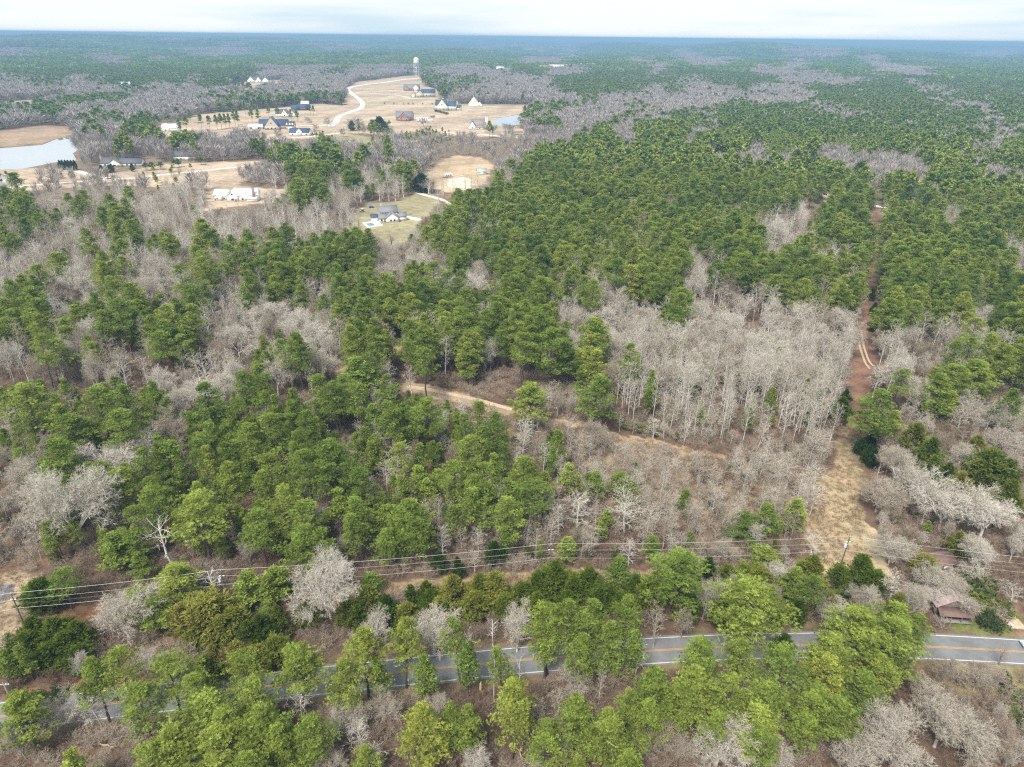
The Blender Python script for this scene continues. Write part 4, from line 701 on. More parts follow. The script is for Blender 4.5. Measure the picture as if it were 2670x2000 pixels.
house('white garage with slate roof and a central cross gable below the steep brick house', 784, 353, [(0, 0, 26, 12, 4.6, 4.4, 'x'), (0, -4, 7, 6, 6.4, 3.0, 'y')], 'white', 'slate', R(2), wins=[(0, -7.02, 4, 1.4, 1.6), (-9, -6.02, 1.4, 1.4, 1.6), (9, -6.02, 1.4, 1.4, 1.6)], garage=[(4.8, -6.05, 3.4, 2.8), (-4.8, -6.05, 3.4, 2.8)], name='garage', cat='garage')
house('cream house with two steep gables half hidden behind lawn pines', 743, 304, [(-6, 0, 14, 12, 5, 6, 'x'), (4, -5, 11, 10, 5, 7, 'y'), (14, 0, 12, 10, 5, 6, 'y')], 'cream', 'darkroof', R(-8), wins=[(4, -10.02, 2, 1.6, 2), (4, -10.02, 7, 1.4, 1.6)], doors=[(0, -10.02, 1.4, 2.4)])
house('dark gray house with one pale upper roof at the pine edge', 790, 287, [(0, 0, 16, 12, 6, 4, 'x'), (-12, -2, 14, 10, 4.4, 4.5, 'x'), (4, 5, 13, 9, 10, 4.5, 'x', 2)], 'darkroof', 'slate', R(5), extra_roof='whiteroof', wins=[(0, -6.02, 1.6, 1.6, 2), (4, -6.02, 1.6, 1.6, 2)])
house('brown brick house with nested white-trimmed front gables in the open field', 1055, 314, [(0, -3, 19, 12, 4.2, 9, 'y'), (0, 4, 27, 11, 5, 8, 'x'), (1, -10, 14, 3, 3.6, 6.4, 'y')], 'brick', 'grayroof', R(2), wins=[(-3, -11.52, 1.4, 1.8, 2), (4, -11.52, 1.4, 1.8, 2)], doors=[(0.5, -11.52, 1.6, 2.6)], chim=[(-2, 5, 1.4, 10, 15, 'lightbrick')])
house('white-roofed open shed with a small brick gable right of the brick house', 1107, 316, [(-3, 0, 18, 7, 3.4, 2.2, 'x'), (2, -4, 6, 3, 3.6, 2.6, 'y'), (9, -3, 10, 5, 2.4, 0.9, 'x')], 'white', 'whiteroof', R(-4), garage=[(-8, -3.52, 5, 2.6)], name='shed', cat='shed')
house('large pale green house with steep slate roofs behind a clipped hedge', 1158, 287, [(0, -5, 19, 14, 8, 11, 'y'), (-8, 9, 20, 10, 8, 8, 'x'), (16, 0, 15, 13, 8, 7, 'x'), (26, 3, 9, 9, 5, 4, 'x')], 'palegreen', 'slate', R(-12), wins=[(-4, -12.02, 2, 1.6, 2.2), (3, -12.02, 2, 1.6, 2.2), (0, -12.02, 9, 1.6, 2.2), (16, -6.52, 2, 1.6, 2.2)], chim=[(24, 2, 1.6, 6, 15, 'white'), (-4, 9, 2, 12, 19, 'white')])
house('plain white barn with one steep gable beside the bare woods', 1236, 277, [(0, 0, 21, 14, 4, 12.5, 'y'), (11, 0, 8, 12, 3.4, 4, 'y')], 'white', 'cream', R(5), garage=[(0, -7.02, 5, 3.6)], name='barn', cat='barn')
house('olive-walled house with a wide slate hip roof against the bare woods', 1110, 253, [(6, 0, 30, 14, 9, 7, 'x'), (-12, -3, 14, 12, 8, 6, 'y'), (-26, -4, 9, 10, 6, 5, 'y')], 'olivewall', 'slate', R(4), wins=[(2, -7.02, 3, 2, 2.4), (10, -7.02, 3, 2, 2.4)], garage=[(-26, -9.02, 5, 3)])
house('brick house with gray roof and a white front gable, farthest in the field', 1078, 236, [(-4, 0, 38, 14, 6, 8, 'x'), (9, -8, 16, 10, 5.5, 8, 'y'), (-14, -7, 12, 8, 5, 6, 'y')], 'brick', 'grayroof', R(-6), wins=[(-14, -11.02, 2, 2, 2)], garage=[(9, -13.02, 8, 4)], dorm=[(9, -12.4, 15, 1.5, .5, 7.4, 5.2)])
house('white cottage with a steep brown roof and broad end chimney near the small pond', 1244, 336, [(2, 2, 22, 11, 6, 7, 'x'), (-6, -4, 10, 9, 4, 7, 'y', 2), (5, -6, 12, 6, 3, 2.4, 'x')], 'white', 'brownroof', R(-4), extra_roof='slate', wins=[(-6, -8.52, 1.6, 1.6, 2), (5, -9.02, 1, 1.6, 1.6)], chim=[(13.6, 1, 3, 0, 16, 'white')], doors=[(1, -9.02, 1.2, 2.3)])
house('white house between lawn pines at the left of the long field', 449, 342, [(0, 0, 22, 12, 5, 4.5, 'x'), (-6, -3, 9, 10, 5, 5, 'y')], 'white', 'whiteroof', R(10), wins=[(-6, -8.02, 1.5, 1.6, 2)])
house('white house with a row of steep gables in the small upper clearing', 668, 215, [(-12, 0, 18, 14, 6, 9, 'y'), (6, 2, 26, 14, 6, 9, 'x'), (10, -4, 14, 12, 6, 9, 'y'), (28, 0, 16, 14, 6, 8, 'y')], 'white', 'darkroof', 0, wins=[(10, -10.02, 2, 2, 2.4), (-12, -7.02, 2, 2, 2.4)])
house('white-gabled house with blue-gray roof in the far left woods', 330, 239, [(0, 0, 22, 14, 11, 9, 'x'), (10, -4, 12, 12, 11, 10, 'y')], 'white', 'blueroof', R(15), openlot=False)
house('pale low house among the far left woods', 298, 232, [(0, 0, 26, 12, 8, 5, 'x')], 'lightbrick', 'brownroof', R(4), openlot=False)
house('small white house at the edge of dark woods far right of the water tower', 1304, 190, [(0, 0, 26, 16, 12, 9, 'x'), (8, -4, 14, 14, 12, 10, 'y')], 'white', 'whiteroof', 0, rad=55)
house('blue-gray roofed white house deep in the tall pines', 1510, 412, [(0, 0, 17, 11, 5, 6, 'x'), (4, -5, 10, 8, 4.5, 5, 'y'), (-6, -4, 8, 8, 4, 3, 'y')], 'white', 'blueroof', R(-20), wins=[(4, -9.02, 1.5, 1.4, 1.6)], rad=9, openlot=False)
house('pale blue-roofed cabin deep in the tall pines', 1478, 404, [(0, 0, 9, 8, 4, 4, 'y')], 'white', 'blueroof', R(25), rad=7, openlot=False)
house('cut-off white house with slate roof at the left border by the gravel road', 2, 482, [(0, 0, 15, 10, 5, 5, 'x'), (4, -5, 8, 7, 5, 5, 'y')], 'white', 'slate', R(-30), wins=[(4, -8.52, 1.6, 1.4, 1.6)], doors=[(6.6, -8.52, 1, 2.2)])
house('small shed with a pale green roof right of the sandy lot', 1256, 454, [(0, 0, 9, 7, 3, 2.2, 'x')], 'cream', 'greenroof', R(10), garage=[(0, -3.52, 3, 2.4)], name='shed', cat='shed')
for lab, x, y, w, h in (('tan townhouse block, leftmost of the far tan row', 1420, 186, 42, 20), ('long tan townhouse block with cross gables in the far row', 1450, 184, 60, 22), ('tan townhouse block, middle of the far row behind dark pines', 1490, 181, 50, 20), ('low tan townhouse block in front of the far row', 1476, 189, 44, 12), ('palest tan townhouse block, right end of the far row', 1532, 179, 66, 20), ('small cream house left of the water tower', 1049, 192, 26, 12)):
    house(lab, x, y, [(0, 0, w, 18, h - 8, 8, 'x'), (-w * .28, -7, 12, 10, h - 6, 7, 'y'), (w * .28, -7, 12, 10, h - 6, 7, 'y')], 'tanwall', 'cream', R(random.uniform(-8, 8)), wins=[(-w * .28, -12.02, 4, 3, 3), (w * .28, -12.02, 4, 3, 3)], name='townhouse' if 'townhouse' in lab else 'house', cat='townhouse' if 'townhouse' in lab else 'house', rad=w * .8, group='tan townhouses far beyond the field' if 'townhouse' in lab else None)
# hedge before the pale green house
A_, B_ = G(1133, 291), G(1169, 300); hb, ht = MB(), MB(); rgh = np.random.default_rng(5); n = 60; c = A_ + (B_ - A_) * np.linspace(0, 1, n)[:, None]; c[:, 2] = rgh.uniform(.8, 3.2, n); c[:, :2] += rgh.normal(0, .8, (n, 2)); c -= A_
clumps(hb, c, 1.2, 14, 5, .9, .3, rgh); ht.tubes(c * np.array([1, 1, 0]), c, np.full(n, .05), np.full(n, .03), 3); o = thing('hedge', 'dark clipped hedge in front of the pale green house', 'hedge', A_); part('stems', ht, M['graybark'], o); q = part('foliage', hb, M['leaf'], o); q['tint'] = 0.05

# ------------------------------------------------------------------ water tower
g = G(1087, 197); g[2] = terrain(g[0], g[1]); o = thing('water_tower', 'white water tower on tall legs above the far woods', 'water tower', g)
prof = [(0, 35), (5.5, 35.4), (8.0, 37.5), (8.8, 40), (8.8, 48.5), (8.0, 51.2), (5.5, 53.6), (2, 54.7), (0, 54.9)]; mb = MB(); k = 28
for (r0, z0), (r1, z1) in zip(prof[:-1], prof[1:]): mb.tubes([[0, 0, z0]], [[0, 0, z1]], np.array([r0]), np.array([r1]), k)
part('tank', mb, M['white'], o, smooth=True); ba = MB()
for a in np.arange(24) * 2 * math.pi / 24: ba.tubes([[10.3 * math.cos(a), 10.3 * math.sin(a), 40.0]], [[10.3 * math.cos(a), 10.3 * math.sin(a), 41.2]], np.array([.06]), np.array([.06]), 4)
for z in (40.0, 41.2):
    a = np.arange(25) * 2 * math.pi / 24; p = np.stack([10.3 * np.cos(a), 10.3 * np.sin(a), 0 * a + z], 1); ba.tubes(p[:-1], p[1:], np.full(24, .12), np.full(24, .12), 4)
part('balcony', ba, M['trim'], o)
for i in range(6):
    a = i * math.pi / 3 + .3; part('leg', MB().tubes([[9.9 * math.cos(a), 9.9 * math.sin(a), 0]], [[8.9 * math.cos(a), 8.9 * math.sin(a), 38.5]], np.array([.42]), np.array([.36]), 8), M['white'], o)
part('riser_pipe', MB().tubes([[0, 0, 0]], [[0, 0, 36]], np.array([.8]), np.array([.8]), 12), M['white'], o); br = MB()
for z in (12, 24):
    p = np.array([[9.6 * math.cos(i * math.pi / 3 + .3), 9.6 * math.sin(i * math.pi / 3 + .3), z] for i in range(7)]); br.tubes(p[:-1], p[1:], np.full(6, .22), np.full(6, .22), 5)
part('bracing', br, M['white'], o); part('warning_lamp', MB().tubes([[0, 0, 54.9]], [[0, 0, 56.4]], np.array([.35]), np.array([.3]), 8), mat('lamp_red', (.5, .05, .04), .4), o)
HOUSE_XY.append((g[0], g[1], 16))

# ------------------------------------------------------------------ power line: poles, then the four wires they carry
def utility_pole(label, p, lean, trans, bracket):
    o = thing('utility_pole', label, 'utility pole', (p[0], p[1], 0), 0, 'wooden poles of the power line'); tip = np.array([lean[0], lean[1], POLE_H])
    part('shaft', MB().tubes([[0, 0, 0]], [tip], np.array([.19]), np.array([.125]), 9), M['polewood'], o)
    ins = part('insulator', MB().tubes([tip - [0, 0, .25], tip + [0, 0, .05], tip + [0, 0, .2]], [tip + [0, 0, .05], tip + [0, 0, .2], tip + [0, 0, .34]], np.array([.05, .14, .1]), np.array([.05, .14, .05]), 8), M['porcelain'], o)
    t2 = tip * ((POLE_H - 1.55) / POLE_H); part('insulator', MB().tubes([t2 + [.1, 0, 0], t2 + [.42, 0, -.02]], [t2 + [.42, 0, -.02], t2 + [.62, 0, -.08]], np.array([.05, .13]), np.array([.05, .1]), 8), M['porcelain'], o)
    part('insulator', MB().tubes([t2 + [-.1, 0, 0], t2 + [-.4, 0, -.05]], [t2 + [-.4, 0, -.05], t2 + [-.6, 0, -.15]], np.array([.05, .12]), np.array([.05, .1]), 8), M['porcelain'], o)
    if bracket: part('bracket', MB().tubes([tip - [0, 0, .9]], [tip + [.75, -.2, -.35]], np.array([.05]), np.array([.05]), 5), M['alu'], o)
    if trans:
        c = tip * ((POLE_H - 2.6) / POLE_H) + np.array([-.52, -.22, 0]); tr = part('transformer', MB().tubes([c + [0, 0, -.5], c + [0, 0, .5], c + [0, 0, -.52]], [c + [0, 0, .5], c + [0, 0, .58], c + [0, 0, -.5]], np.array([.33, .36, .28]), np.array([.33, .3, .33]), 14), M['can'], o)
        part('bushing', MB().tubes([c + [.1, 0, .58]], [c + [.18, 0, .95]], np.array([.06]), np.array([.04]), 6), M['porcelain'], tr); part('hanger', MB().tubes([c + [.2, .1, .2]], [c + [.5, .22, .2]], np.array([.05]), np.array([.05]), 5), M['alu'], o)
    return o
labs = [None, ('leaning brown utility pole by the gray driveway at the left border', (0, .1), 0, 1), ('utility pole with gray transformer can beside the pale dead snag', (.15, .1), 1, 0), ('plain utility pole at the middle bend of the wires, without transformer', (0, .05), 0, 0), ('dark utility pole with white transformer can standing in the grassy corridor', (.35, .1), 1, 0)]
for p, l in zip(POLES[1:5], labs[1:]): utility_pole(l[0], p, *l[1:])
p5 = G(5, 1776, 11.0); o = thing('utility_pole', 'cut-off gray pole with white insulator arms above the road at the left border', 'utility pole', (p5[0], p5[1], 0)); part('shaft', MB().tubes([[0, 0, 0]], [[.1, 0, 11]], np.array([.2]), np.array([.14]), 9), M['graybark'], o)
part('crossarm', MB().box(-1.1, 1.1, -.07, .07, 9.9, 10.1), M['graybark'], o)
for x in (-1.0, .55, 1.0): part('insulator', MB().tubes([[x, 0, 10.1], [x, 0, 10.25]], [[x, 0, 10.25], [x, 0, 10.5]], np.array([.05, .13]), np.array([.13, .07]), 8), M['porcelain'], o)
for i, (dz, dx, lab, r) in enumerate(((-.3, 0, 'topmost bright wire strung along the four wooden poles', .023), (1.65, .5, 'second wire from the top along the four wooden poles', .016), (2.9, 0, 'thin third wire from the top along the four wooden poles', .012), (4.0, 0, 'lowest thick cable strung along the four wooden poles', .021))):
    P = []
    for (a, b) in zip(POLES[:-1], POLES[1:]):
        t = np.linspace(0, 1, 25)[:-1 if b is not POLES[-1] else None]; L = np.hypot(*(b - a)); sg = 0.011 * L * (1 + .25 * (i == 3)); z = POLE_H - dz - 4 * sg * t * (1 - t)
        P.append(np.c_[a[0] + (b[0] - a[0]) * t, a[1] + (b[1] - a[1]) * t - .1 * (i == 3), z])
    P = np.concatenate(P); mb = MB().tubes(P[:-1], P[1:], np.full(len(P) - 1, r), np.full(len(P) - 1, r), 5); tag(link('power_wire', mb.mesh('power_wire', [M['alu'] if i != 2 else M['graybark']])), lab, 'power wire', 'wires of the power line')
P0, P1 = G(1437, 1420, POLE_H), None
# ------------------------------------------------------------------ vehicles and small things
def car(label, loc, rz, paint, kind='car', cat='car', group=None):
    o = thing('parked_car' if kind == 'car' else 'pickup_truck', label, cat, loc, rz, group); L, Wd = 4.7, 1.82
    prof = [(-2.35, .55), (-2.30, .88), (-1.5, .98), (-.95, 1.02), (1.35, 1.02), (2.2, .95), (2.35, .6), (2.3, .32), (-2.3, .32)]; mb = MB(); n = len(prof)
    def loft(pr, w0, w1f, mb):
        V = []; 
        for x, z in pr: V.append((x, -w0(z), z))
        for x, z in pr: V.append((x, w0(z), z))
        k = len(pr); mb.add(V, [(i, (i + 1) % k, (i + 1) % k + k, i + k) for i in range(k)]); c0 = np.mean(V[:k], 0); c1 = np.mean(V[k:], 0)
        mb.add(V[:k] + [tuple(c0)], [((i + 1) % k, i, k) for i in range(k)]); mb.add(V[k:] + [tuple(c1)], [(i, (i + 1) % k, k) for i in range(k)])
    loft(prof, lambda z: .91 - .08 * max(0, (z - .7)), None, mb); part('body', mb, paint, o)
    cab = MB(); loft([(-1.45, 1.0), (-.75, 1.42), (.75, 1.45), (1.55, 1.0)], lambda z: .80 - .32 * max(0, z - 1.0), None, cab); part('windows', cab, M['glass'], o)
    rfm = MB(); loft([(-.85, 1.40), (-.75, 1.47), (.7, 1.49), (.85, 1.42)], lambda z: .67, None, rfm); part('roof', rfm, paint, o)
    for x in (-1.42, 1.42):
        for s in (-1, 1):
            w = part('wheel', MB().tubes([[x, s * .70, .33], [x, s * .88, .33]], [[x, s * .88, .33], [x, s * .90, .33]], np.array([.33, .33]), np.array([.33, .25]), 14), M['tyre'], o); part('rim', MB().tubes([[x, s * .885, .33]], [[x, s * .91, .33]], np.array([.21]), np.array([.17]), 10), M['alu'], w)
    for s in (-1, 1):
        part('headlight', MB().box(-2.36, -2.26, s * .62 - .2, s * .62 + .2, .66, .82), M['porcelain'], o); part('taillight', MB().box(2.26, 2.37, s * .66 - .16, s * .66 + .16, .7, .86), M['lampred'], o)
    return o
M['lampred'] = mat('red_lens', (.35, .02, .02), .3); M['silver'] = mat('silver_paint', (.55, .62, .66), .25, .5); M['bluepaint'] = mat('blue_gray_paint', (.22, .30, .42), .25, .4); M['whitepaint'] = mat('white_paint', (.82, .82, .82), .3); M['redpaint'] = mat('dark_red_paint', (.12, .05, .05), .3)
def on_road(px, py, off):
    g = G(px, py)[:2]; i = int(np.argmin(np.hypot(*(ROAD - g).T))); t = ROAD[min(i + 1, len(ROAD) - 1)] - ROAD[max(i - 1, 0)]; t = t / np.linalg.norm(t); c = ROAD[i] + np.array([-t[1], t[0]]) * off; return (c[0], c[1], .035), math.atan2(t[1], t[0])
l, a = on_road(2686, 1690, 1.75); car('silver car driving on the paved road, cut off by the right border', l, a, M['silver'])
l, a = on_road(2172, 1675, 1.75); car('blue-gray car on the paved road, mostly hidden behind a pine crown', l, a, M['bluepaint'])
for lab, x, y, rz, m in (('dark red car right of the white cross-gable garage, nearer of two', 821, 351, 1.4, 'redpaint'), ('dark red car farther from the white cross-gable garage', 840, 350, 1.4, 'redpaint'), ('long white car left of the brown brick house', 1021, 307, .1, 'whitepaint'), ('white car close beside the brown brick house', 1034, 307, .1, 'whitepaint'), ('small dark car on the olive house driveway', 1072, 249.5, .1, 'bluepaint'), ('silver car on the pale road beyond the scrub field', 1319, 350, .1, 'silver')):
    car(lab, tuple(G(x, y) + [0, 0, .03]), rz, M[m])
def van(label, x, y, L, Wd, H, rz, name, cat):
    o = thing(name, label, cat, G(x, y), rz); part('body', MB().box(-L / 2, L / 2, -Wd / 2, Wd / 2, .55, H), M['white'], o); part('roof', MB().box(-L / 2 - .04, L / 2 + .04, -Wd / 2 - .04, Wd / 2 + .04, H + .004, H + .15), M['whiteroof'], o)
    for k in (-1, 0, 1): f = part('window', MB().box(k * L * .28 - L * .1, k * L * .28 + L * .1, -Wd / 2 - .05, -Wd / 2 + .02, H * .5, H * .82), M['glass'], o)
    part('windscreen', MB().box(-L / 2 - .05, -L / 2 + .02, -Wd * .4, Wd * .4, H * .5, H * .85), M['glass'], o)
    for xx in (-L * .32, L * .32):
        for s in (-1, 1): part('wheel', MB().tubes([[xx, s * (Wd / 2 - .3), .5]], [[xx, s * (Wd / 2 + .01), .5]], np.array([.5]), np.array([.5]), 12), M['tyre'], o)
van('white motorhome with black windows parked on the sandy lot', 1170, 462, 6.5, 3, 3.6, .1, 'motorhome', 'motorhome')
o = thing('flatbed_trailer', 'low dark flatbed trailer beside the white motorhome', 'trailer', G(1160, 464), -.25); part('deck', MB().box(-3, 3, -1.1, 1.1, .7, .95), M['darkroof'], o)
for x in (-.6, .6):
    for s in (-1, 1): part('wheel', MB().tubes([[x, s * 1.0, .4]], [[x, s * 1.25, .4]], np.array([.4]), np.array([.4]), 10), M['tyre'], o)
o = thing('tractor', 'small tractor with dark cab and white roof left of the pool house', 'tractor', G(944, 553), .4); part('hood', MB().box(-1.8, -.2, -.5, .5, .8, 1.5), M['bluepaint'], o); part('cab', MB().box(-.2, 1.2, -.7, .7, .9, 2.3), M['glass'], o); part('roof', MB().box(-.35, 1.35, -.8, .8, 2.304, 2.5), M['white'], o)
for x, r in ((-1.4, .45), (.7, .8)):
    for s in (-1, 1): part('wheel', MB().tubes([[x, s * .72, r]], [[x, s * 1.1, r]], np.array([r]), np.array([r]), 14), M['tyre'], o)
o = thing('trampoline', 'blue trampoline on bare soil behind the pool house', 'trampoline', G(968, 541)); part('bed', MB().tubes([[0, 0, .88]], [[0, 0, .9]], np.array([0.01]), np.array([2.0]), 20), M['black'], o)
part('pad', MB().tubes([[0, 0, .905], [0, 0, .99]], [[0, 0, .99], [0, 0, 1.0]], np.array([2.35, 2.35]), np.array([2.35, 1.9]), 24), mat('pad_blue', (.03, .22, .55), .6), o)
for i in range(6): part('leg', MB().tubes([[2.1 * math.cos(i), 2.1 * math.sin(i), 0]], [[2.1 * math.cos(i), 2.1 * math.sin(i), .95]], np.array([.05]), np.array([.05]), 6), M['alu'], o)
o = thing('equipment_trailer', 'dark livestock trailer standing in the field behind the open shed', 'trailer', G(1128, 307)); part('box', MB().box(-3.5, 3.5, -1.3, 1.3, .8, 4.2), M['brownroof'], o); part('rail', MB().box(-3.6, 3.6, -1.4, 1.4, 4.205, 4.4), M['trim'], o)
for s in (-1, 1): part('wheel', MB().tubes([[0, s * 1.1, .5]], [[0, s * 1.36, .5]], np.array([.5]), np.array([.5]), 10), M['tyre'], o)
o = thing('carport', 'dark-roofed carport beside the pale road beyond the scrub field', 'carport', G(1351, 351)); part('roof', MB().box(-6, 6, -4, 4, 3.2, 3.6), M['darkroof'], o)
for x in (-5.5, 5.5):
    for y in (-3.6, 3.6): part('post', MB().box(x - .15, x + .15, y - .15, y + .15, 0, 3.19), M['trim'], o)
o = thing('mailbox', 'pale blue mailbox on a post in the green verge near the silver car', 'mailbox', G(2634, 1640), R(20)); part('post', MB().box(-.06, .06, -.06, .06, 0, 1.06), M['wood'], o); part('box', MB().box(-.2, .2, -.3, .3, 1.063, 1.3).tubes([[0, -.3, 1.3]], [[0, .3, 1.3]], np.array([.2]), np.array([.2]), 12), M['can'], o); part('flag', MB().box(.205, .225, -.1, .1, 1.3, 1.55), M['lampred'], o)
# fallen timber on the forest floor
def log(label, a, b, r, m, snagged=True):
    p, q = G(*a), G(*b); p[2] = r; q[2] = r + (1.2 if snagged else 0); mb = MB(); k = 5; t = np.linspace(0, 1, k + 1)[:, None]; pts = (q - p) * t; pts[1:-1, :2] += np.random.default_rng(int(a[0])).normal(0, .12, (k - 1, 2)); rr = np.linspace(r, r * .55, k + 1); mb.tubes(pts[:-1], pts[1:], rr[:-1], rr[1:], 8)
    o = tag(link('fallen_log', mb.mesh('fallen_log', [m]), None, p), label, 'log', 'fallen logs below the road')
M['palewood'] = mat('stripped_wood', (.52, .38, .20), .9, var=.25, scale=2)
log('long pale stripped log leaning below the yellow-green pine', (1368, 1999), (1330, 1918), .2, M['palewood']); log('short pale broken log left of the white bare sapling', (1163, 1970), (1158, 1945), .2, M['palewood']); log('gray log crossing behind the white bare sapling', (1252, 1960), (1270, 1935), .22, M['graybark']); log('thin tan log near the bottom border', (1275, 1990), (1266, 1955), .13, M['palewood']); log('gray fallen trunk under the pine clump behind the road', (905, 1112), (940, 1102), .25, M['graybark'], False); log('pale fallen branch in the left roadside brush', (255, 1938), (302, 1960), .16, M['palewood'])
o = thing('tree_stump', 'tall tan broken stump below the road edge line', 'stump', G(1253, 1812)); part('trunk', MB().tubes([[0, 0, 0]], [[.05, 0, 3.2]], np.array([.32]), np.array([.26]), 9).tubes([[.05, 0, 3.2]], [[.2, .05, 4.1]], np.array([.26]), np.array([.03]), 7), M['palewood'], o)
# ------------------------------------------------------------------ fill the woods
def pick_kind(ch, u):
    if ch == 'G': return 'P'
    if ch == 'P': return 'P' if u < .84 else 'B'
    if ch == 'p': return 'P' if u < .55 else 'B'
    if ch == 'm': return 'P' if u < .22 else 'B'
    if ch == 'B': return 'B' if u < .975 else 'P'
    if ch == 'b': return 'b' if u < .9 else 'B'
    if ch == 's': return 's' if u < .6 else 'b'
    if ch == 't': return 'B' if u < .3 else ('b' if u < .42 else ('s' if u < .46 else ''))
    return ''
def clumpy(x, y): return np.clip(.5 + .24 * wav(x, y, 75, 11, 5) + .17 * wav(x, y, 31, 27, 5), 0, 1)
OPEN = [[(1040, 985), (1220, 1010), (1350, 1050), (1600, 1110), (1900, 1180), (1890, 1215), (1700, 1175), (1500, 1130), (1330, 1095), (1150, 1045), (1040, 1020)], [(890, 970), (1070, 895), (1075, 925), (985, 955), (905, 1000)], [(1090, 975), (1480, 950), (1480, 1000), (1200, 1015), (1080, 1005)],
 [(-40, 452), (420, 436), (700, 422), (690, 448), (430, 478), (-40, 505)], [(1125, 425), (1290, 415), (1280, 470), (1200, 495), (1140, 480)], [(935, 575), (960, 530), (1130, 505), (1140, 530), (1080, 600), (950, 605)], [(-40, 340), (240, 335), (205, 440), (-40, 450)], [(2090, 488), (2175, 495), (2175, 540), (2100, 530)], [(2255, 520), (2420, 552), (2420, 600), (2255, 580)], [(850, 1560), (1100, 1515), (1760, 1490), (1760, 1515), (1100, 1545), (900, 1582)]]
SPARE = (.0, .0, .02, .62, .22, .14, .6, .3, .55, .1)
def in_view_of(t):
    """would stand right in front of an open lot, pond, trail or building"""
    d = math.hypot(t['p'][0], t['p'][1])
    for f in (.5, .88):
        x, y, dz = proj(t['p'] + np.array([0, 0, t['h'] * f])); x, y = np.array([x]), np.array([y])
        if any(inpoly(x, y, q)[0] and rf.random() > SPARE[n] for n, q in enumerate(OPEN)): return True
        for hx, hy, hw, hh in LOTS:
            s = F_PX / max(dz, 1.0)
            if d < 1700 and abs(x[0] - hx) < hw * s and hy - hh * s * .8 < y[0] < hy + 3: return True
    return False
# inside the near woods: canopy map by where the crown shows
near_extra = []
for r0, r1, sp in ((150, 420, 6.3), (420, 1000, 6.9)):
    X, Y = grid(r0, r1, sp); ok, fld = allowed(X, Y); HT = rf.uniform(17, 27, len(X)); JX, JY = rf.normal(0, 1, len(X)), rf.normal(0, 1, len(X)); look = lambda z: lookup(*proj(np.stack([X, Y, z * np.ones(len(X))], 1))[:2], JX, JY)
    px, py, dz = proj(np.stack([X, Y, np.full(len(X), 9.5)], 1)); ch = lookup(px, py, JX, JY); ch[py < 125] = 'P'; ct, cm, cs = look(.95 * HT), look(.62 * HT), look(14.5)
    isP = np.isin(cm, list('PpGm')) & np.isin(ct, list('PpGm?')); low = np.isin(ch, list('PpGm')) & np.isin(cs, list('PpGm?'))
    inb = (py < 992) & (px > -60) & (px < 2730); lr = (px < 0) | (px > 2669); U = rf.uniform(0, 1, len(X)); cl = clumpy(X, Y)
    for i in np.where(ok & inb)[0]:
        c = ch[i]; k = pick_kind(c, U[i] * .6 + .4 * ((1 - cl[i]) if c in 'pPG' else cl[i]) if c in 'pmP' else U[i])
        if c == 'P' and k == 'P' and cl[i] > (.66 if r0 < 400 else .72) and U[i] < .72: k = 'B'
        if not k or (fld[i] and c not in 'ts'): continue
        if k == 'B' and c in 'Bm' and U[i] > .68 and r0 < 400: continue
        hp = HT[i]
        if k == 'P' and not isP[i]:
            if low[i]: hp = rf.uniform(11, 15.5)
            elif U[i] < .55: k = 'B'
            else: continue
        h = {'P': hp, 'B': rf.uniform(12, 19), 'b': rf.uniform(4, 8), 's': rf.uniform(4, 8)}[k]
        if c == 'G': h = rf.uniform(13, 15.5)
        if r0 < 400 and k in 'PB':
            d = np.hypot(HX[:, 0] - X[i], HX[:, 1] - Y[i])
            if (d < 1.6 + .28 * np.minimum(HWd, 12)).any(): continue
        w = h * {'P': rf.uniform(.38, .58), 'B': rf.uniform(.42, .72), 'b': .6, 's': .5}[k]; kk = {'P': 'P', 'B': 'V' if (rf.random() < .55) else 'B', 'b': 'b', 's': 'N'}[k]
        if kk == 'V': w = h * rf.uniform(.28, .42)
        t = np.clip(rf.normal(.46, .2) + .3 * (cl[i] - .5), 0, 1) if k == 'P' else (rf.uniform(0, .2) if rf.random() < .4 else rf.uniform(.15, .75))
        if c == 'G': t = rf.uniform(.42, .6)
        if k == 's': t = rf.uniform(.25, .6)
        trees.append(dict(k=kk, p=np.array([X[i], Y[i], 0.0]), h=h, w=w, t=float(t), hand=0))
# the pale tall stand beside the corridor and the sapling field in front of it
X, Y = grid(120, 300, 3.4); ok, fld = allowed(X, Y); px, py, _ = proj(np.stack([X, Y, 0 * X], 1))
st = ok & inpoly(px, py, [(1590, 960), (1700, 935), (2215, 950), (2232, 1100), (2190, 1180), (2000, 1175), (1760, 1140), (1600, 1100)])
sf = ok & inpoly(px, py, [(1480, 1110), (1620, 1150), (1880, 1210), (2190, 1190), (2160, 1430), (1760, 1440), (1520, 1400), (1430, 1240)])
fr = ok & inpoly(px, py, [(-100, 1640), (-100, 2300), (2800, 2300), (2800, 1800), (2400, 1790), (2000, 1760), (1500, 1780), (700, 1850)])
mid = ok & ~st & ~sf & (py > 1060) & (py < 1480) & ~fld
for i in np.where(st)[0]:
    if rf.random() < .06: h = rf.uniform(7, 13); trees.append(dict(k='N', p=np.array([X[i], Y[i], 0.]), h=h, w=h * .36, t=rf.uniform(.1, .6), hand=0))
    elif rf.random() < .52: h = rf.uniform(11, 19); trees.append(dict(k='V', p=np.array([X[i], Y[i], 0.]), h=h, w=h * rf.uniform(.24, .36), t=rf.uniform(0, .35), hand=0))
for i in np.where(sf)[0]:
    if rf.random() < .95: h = rf.uniform(5, 11); trees.append(dict(k='V', p=np.array([X[i], Y[i], 0.]), h=h, w=h * rf.uniform(.3, .5), t=rf.uniform(.15, .7), hand=0))
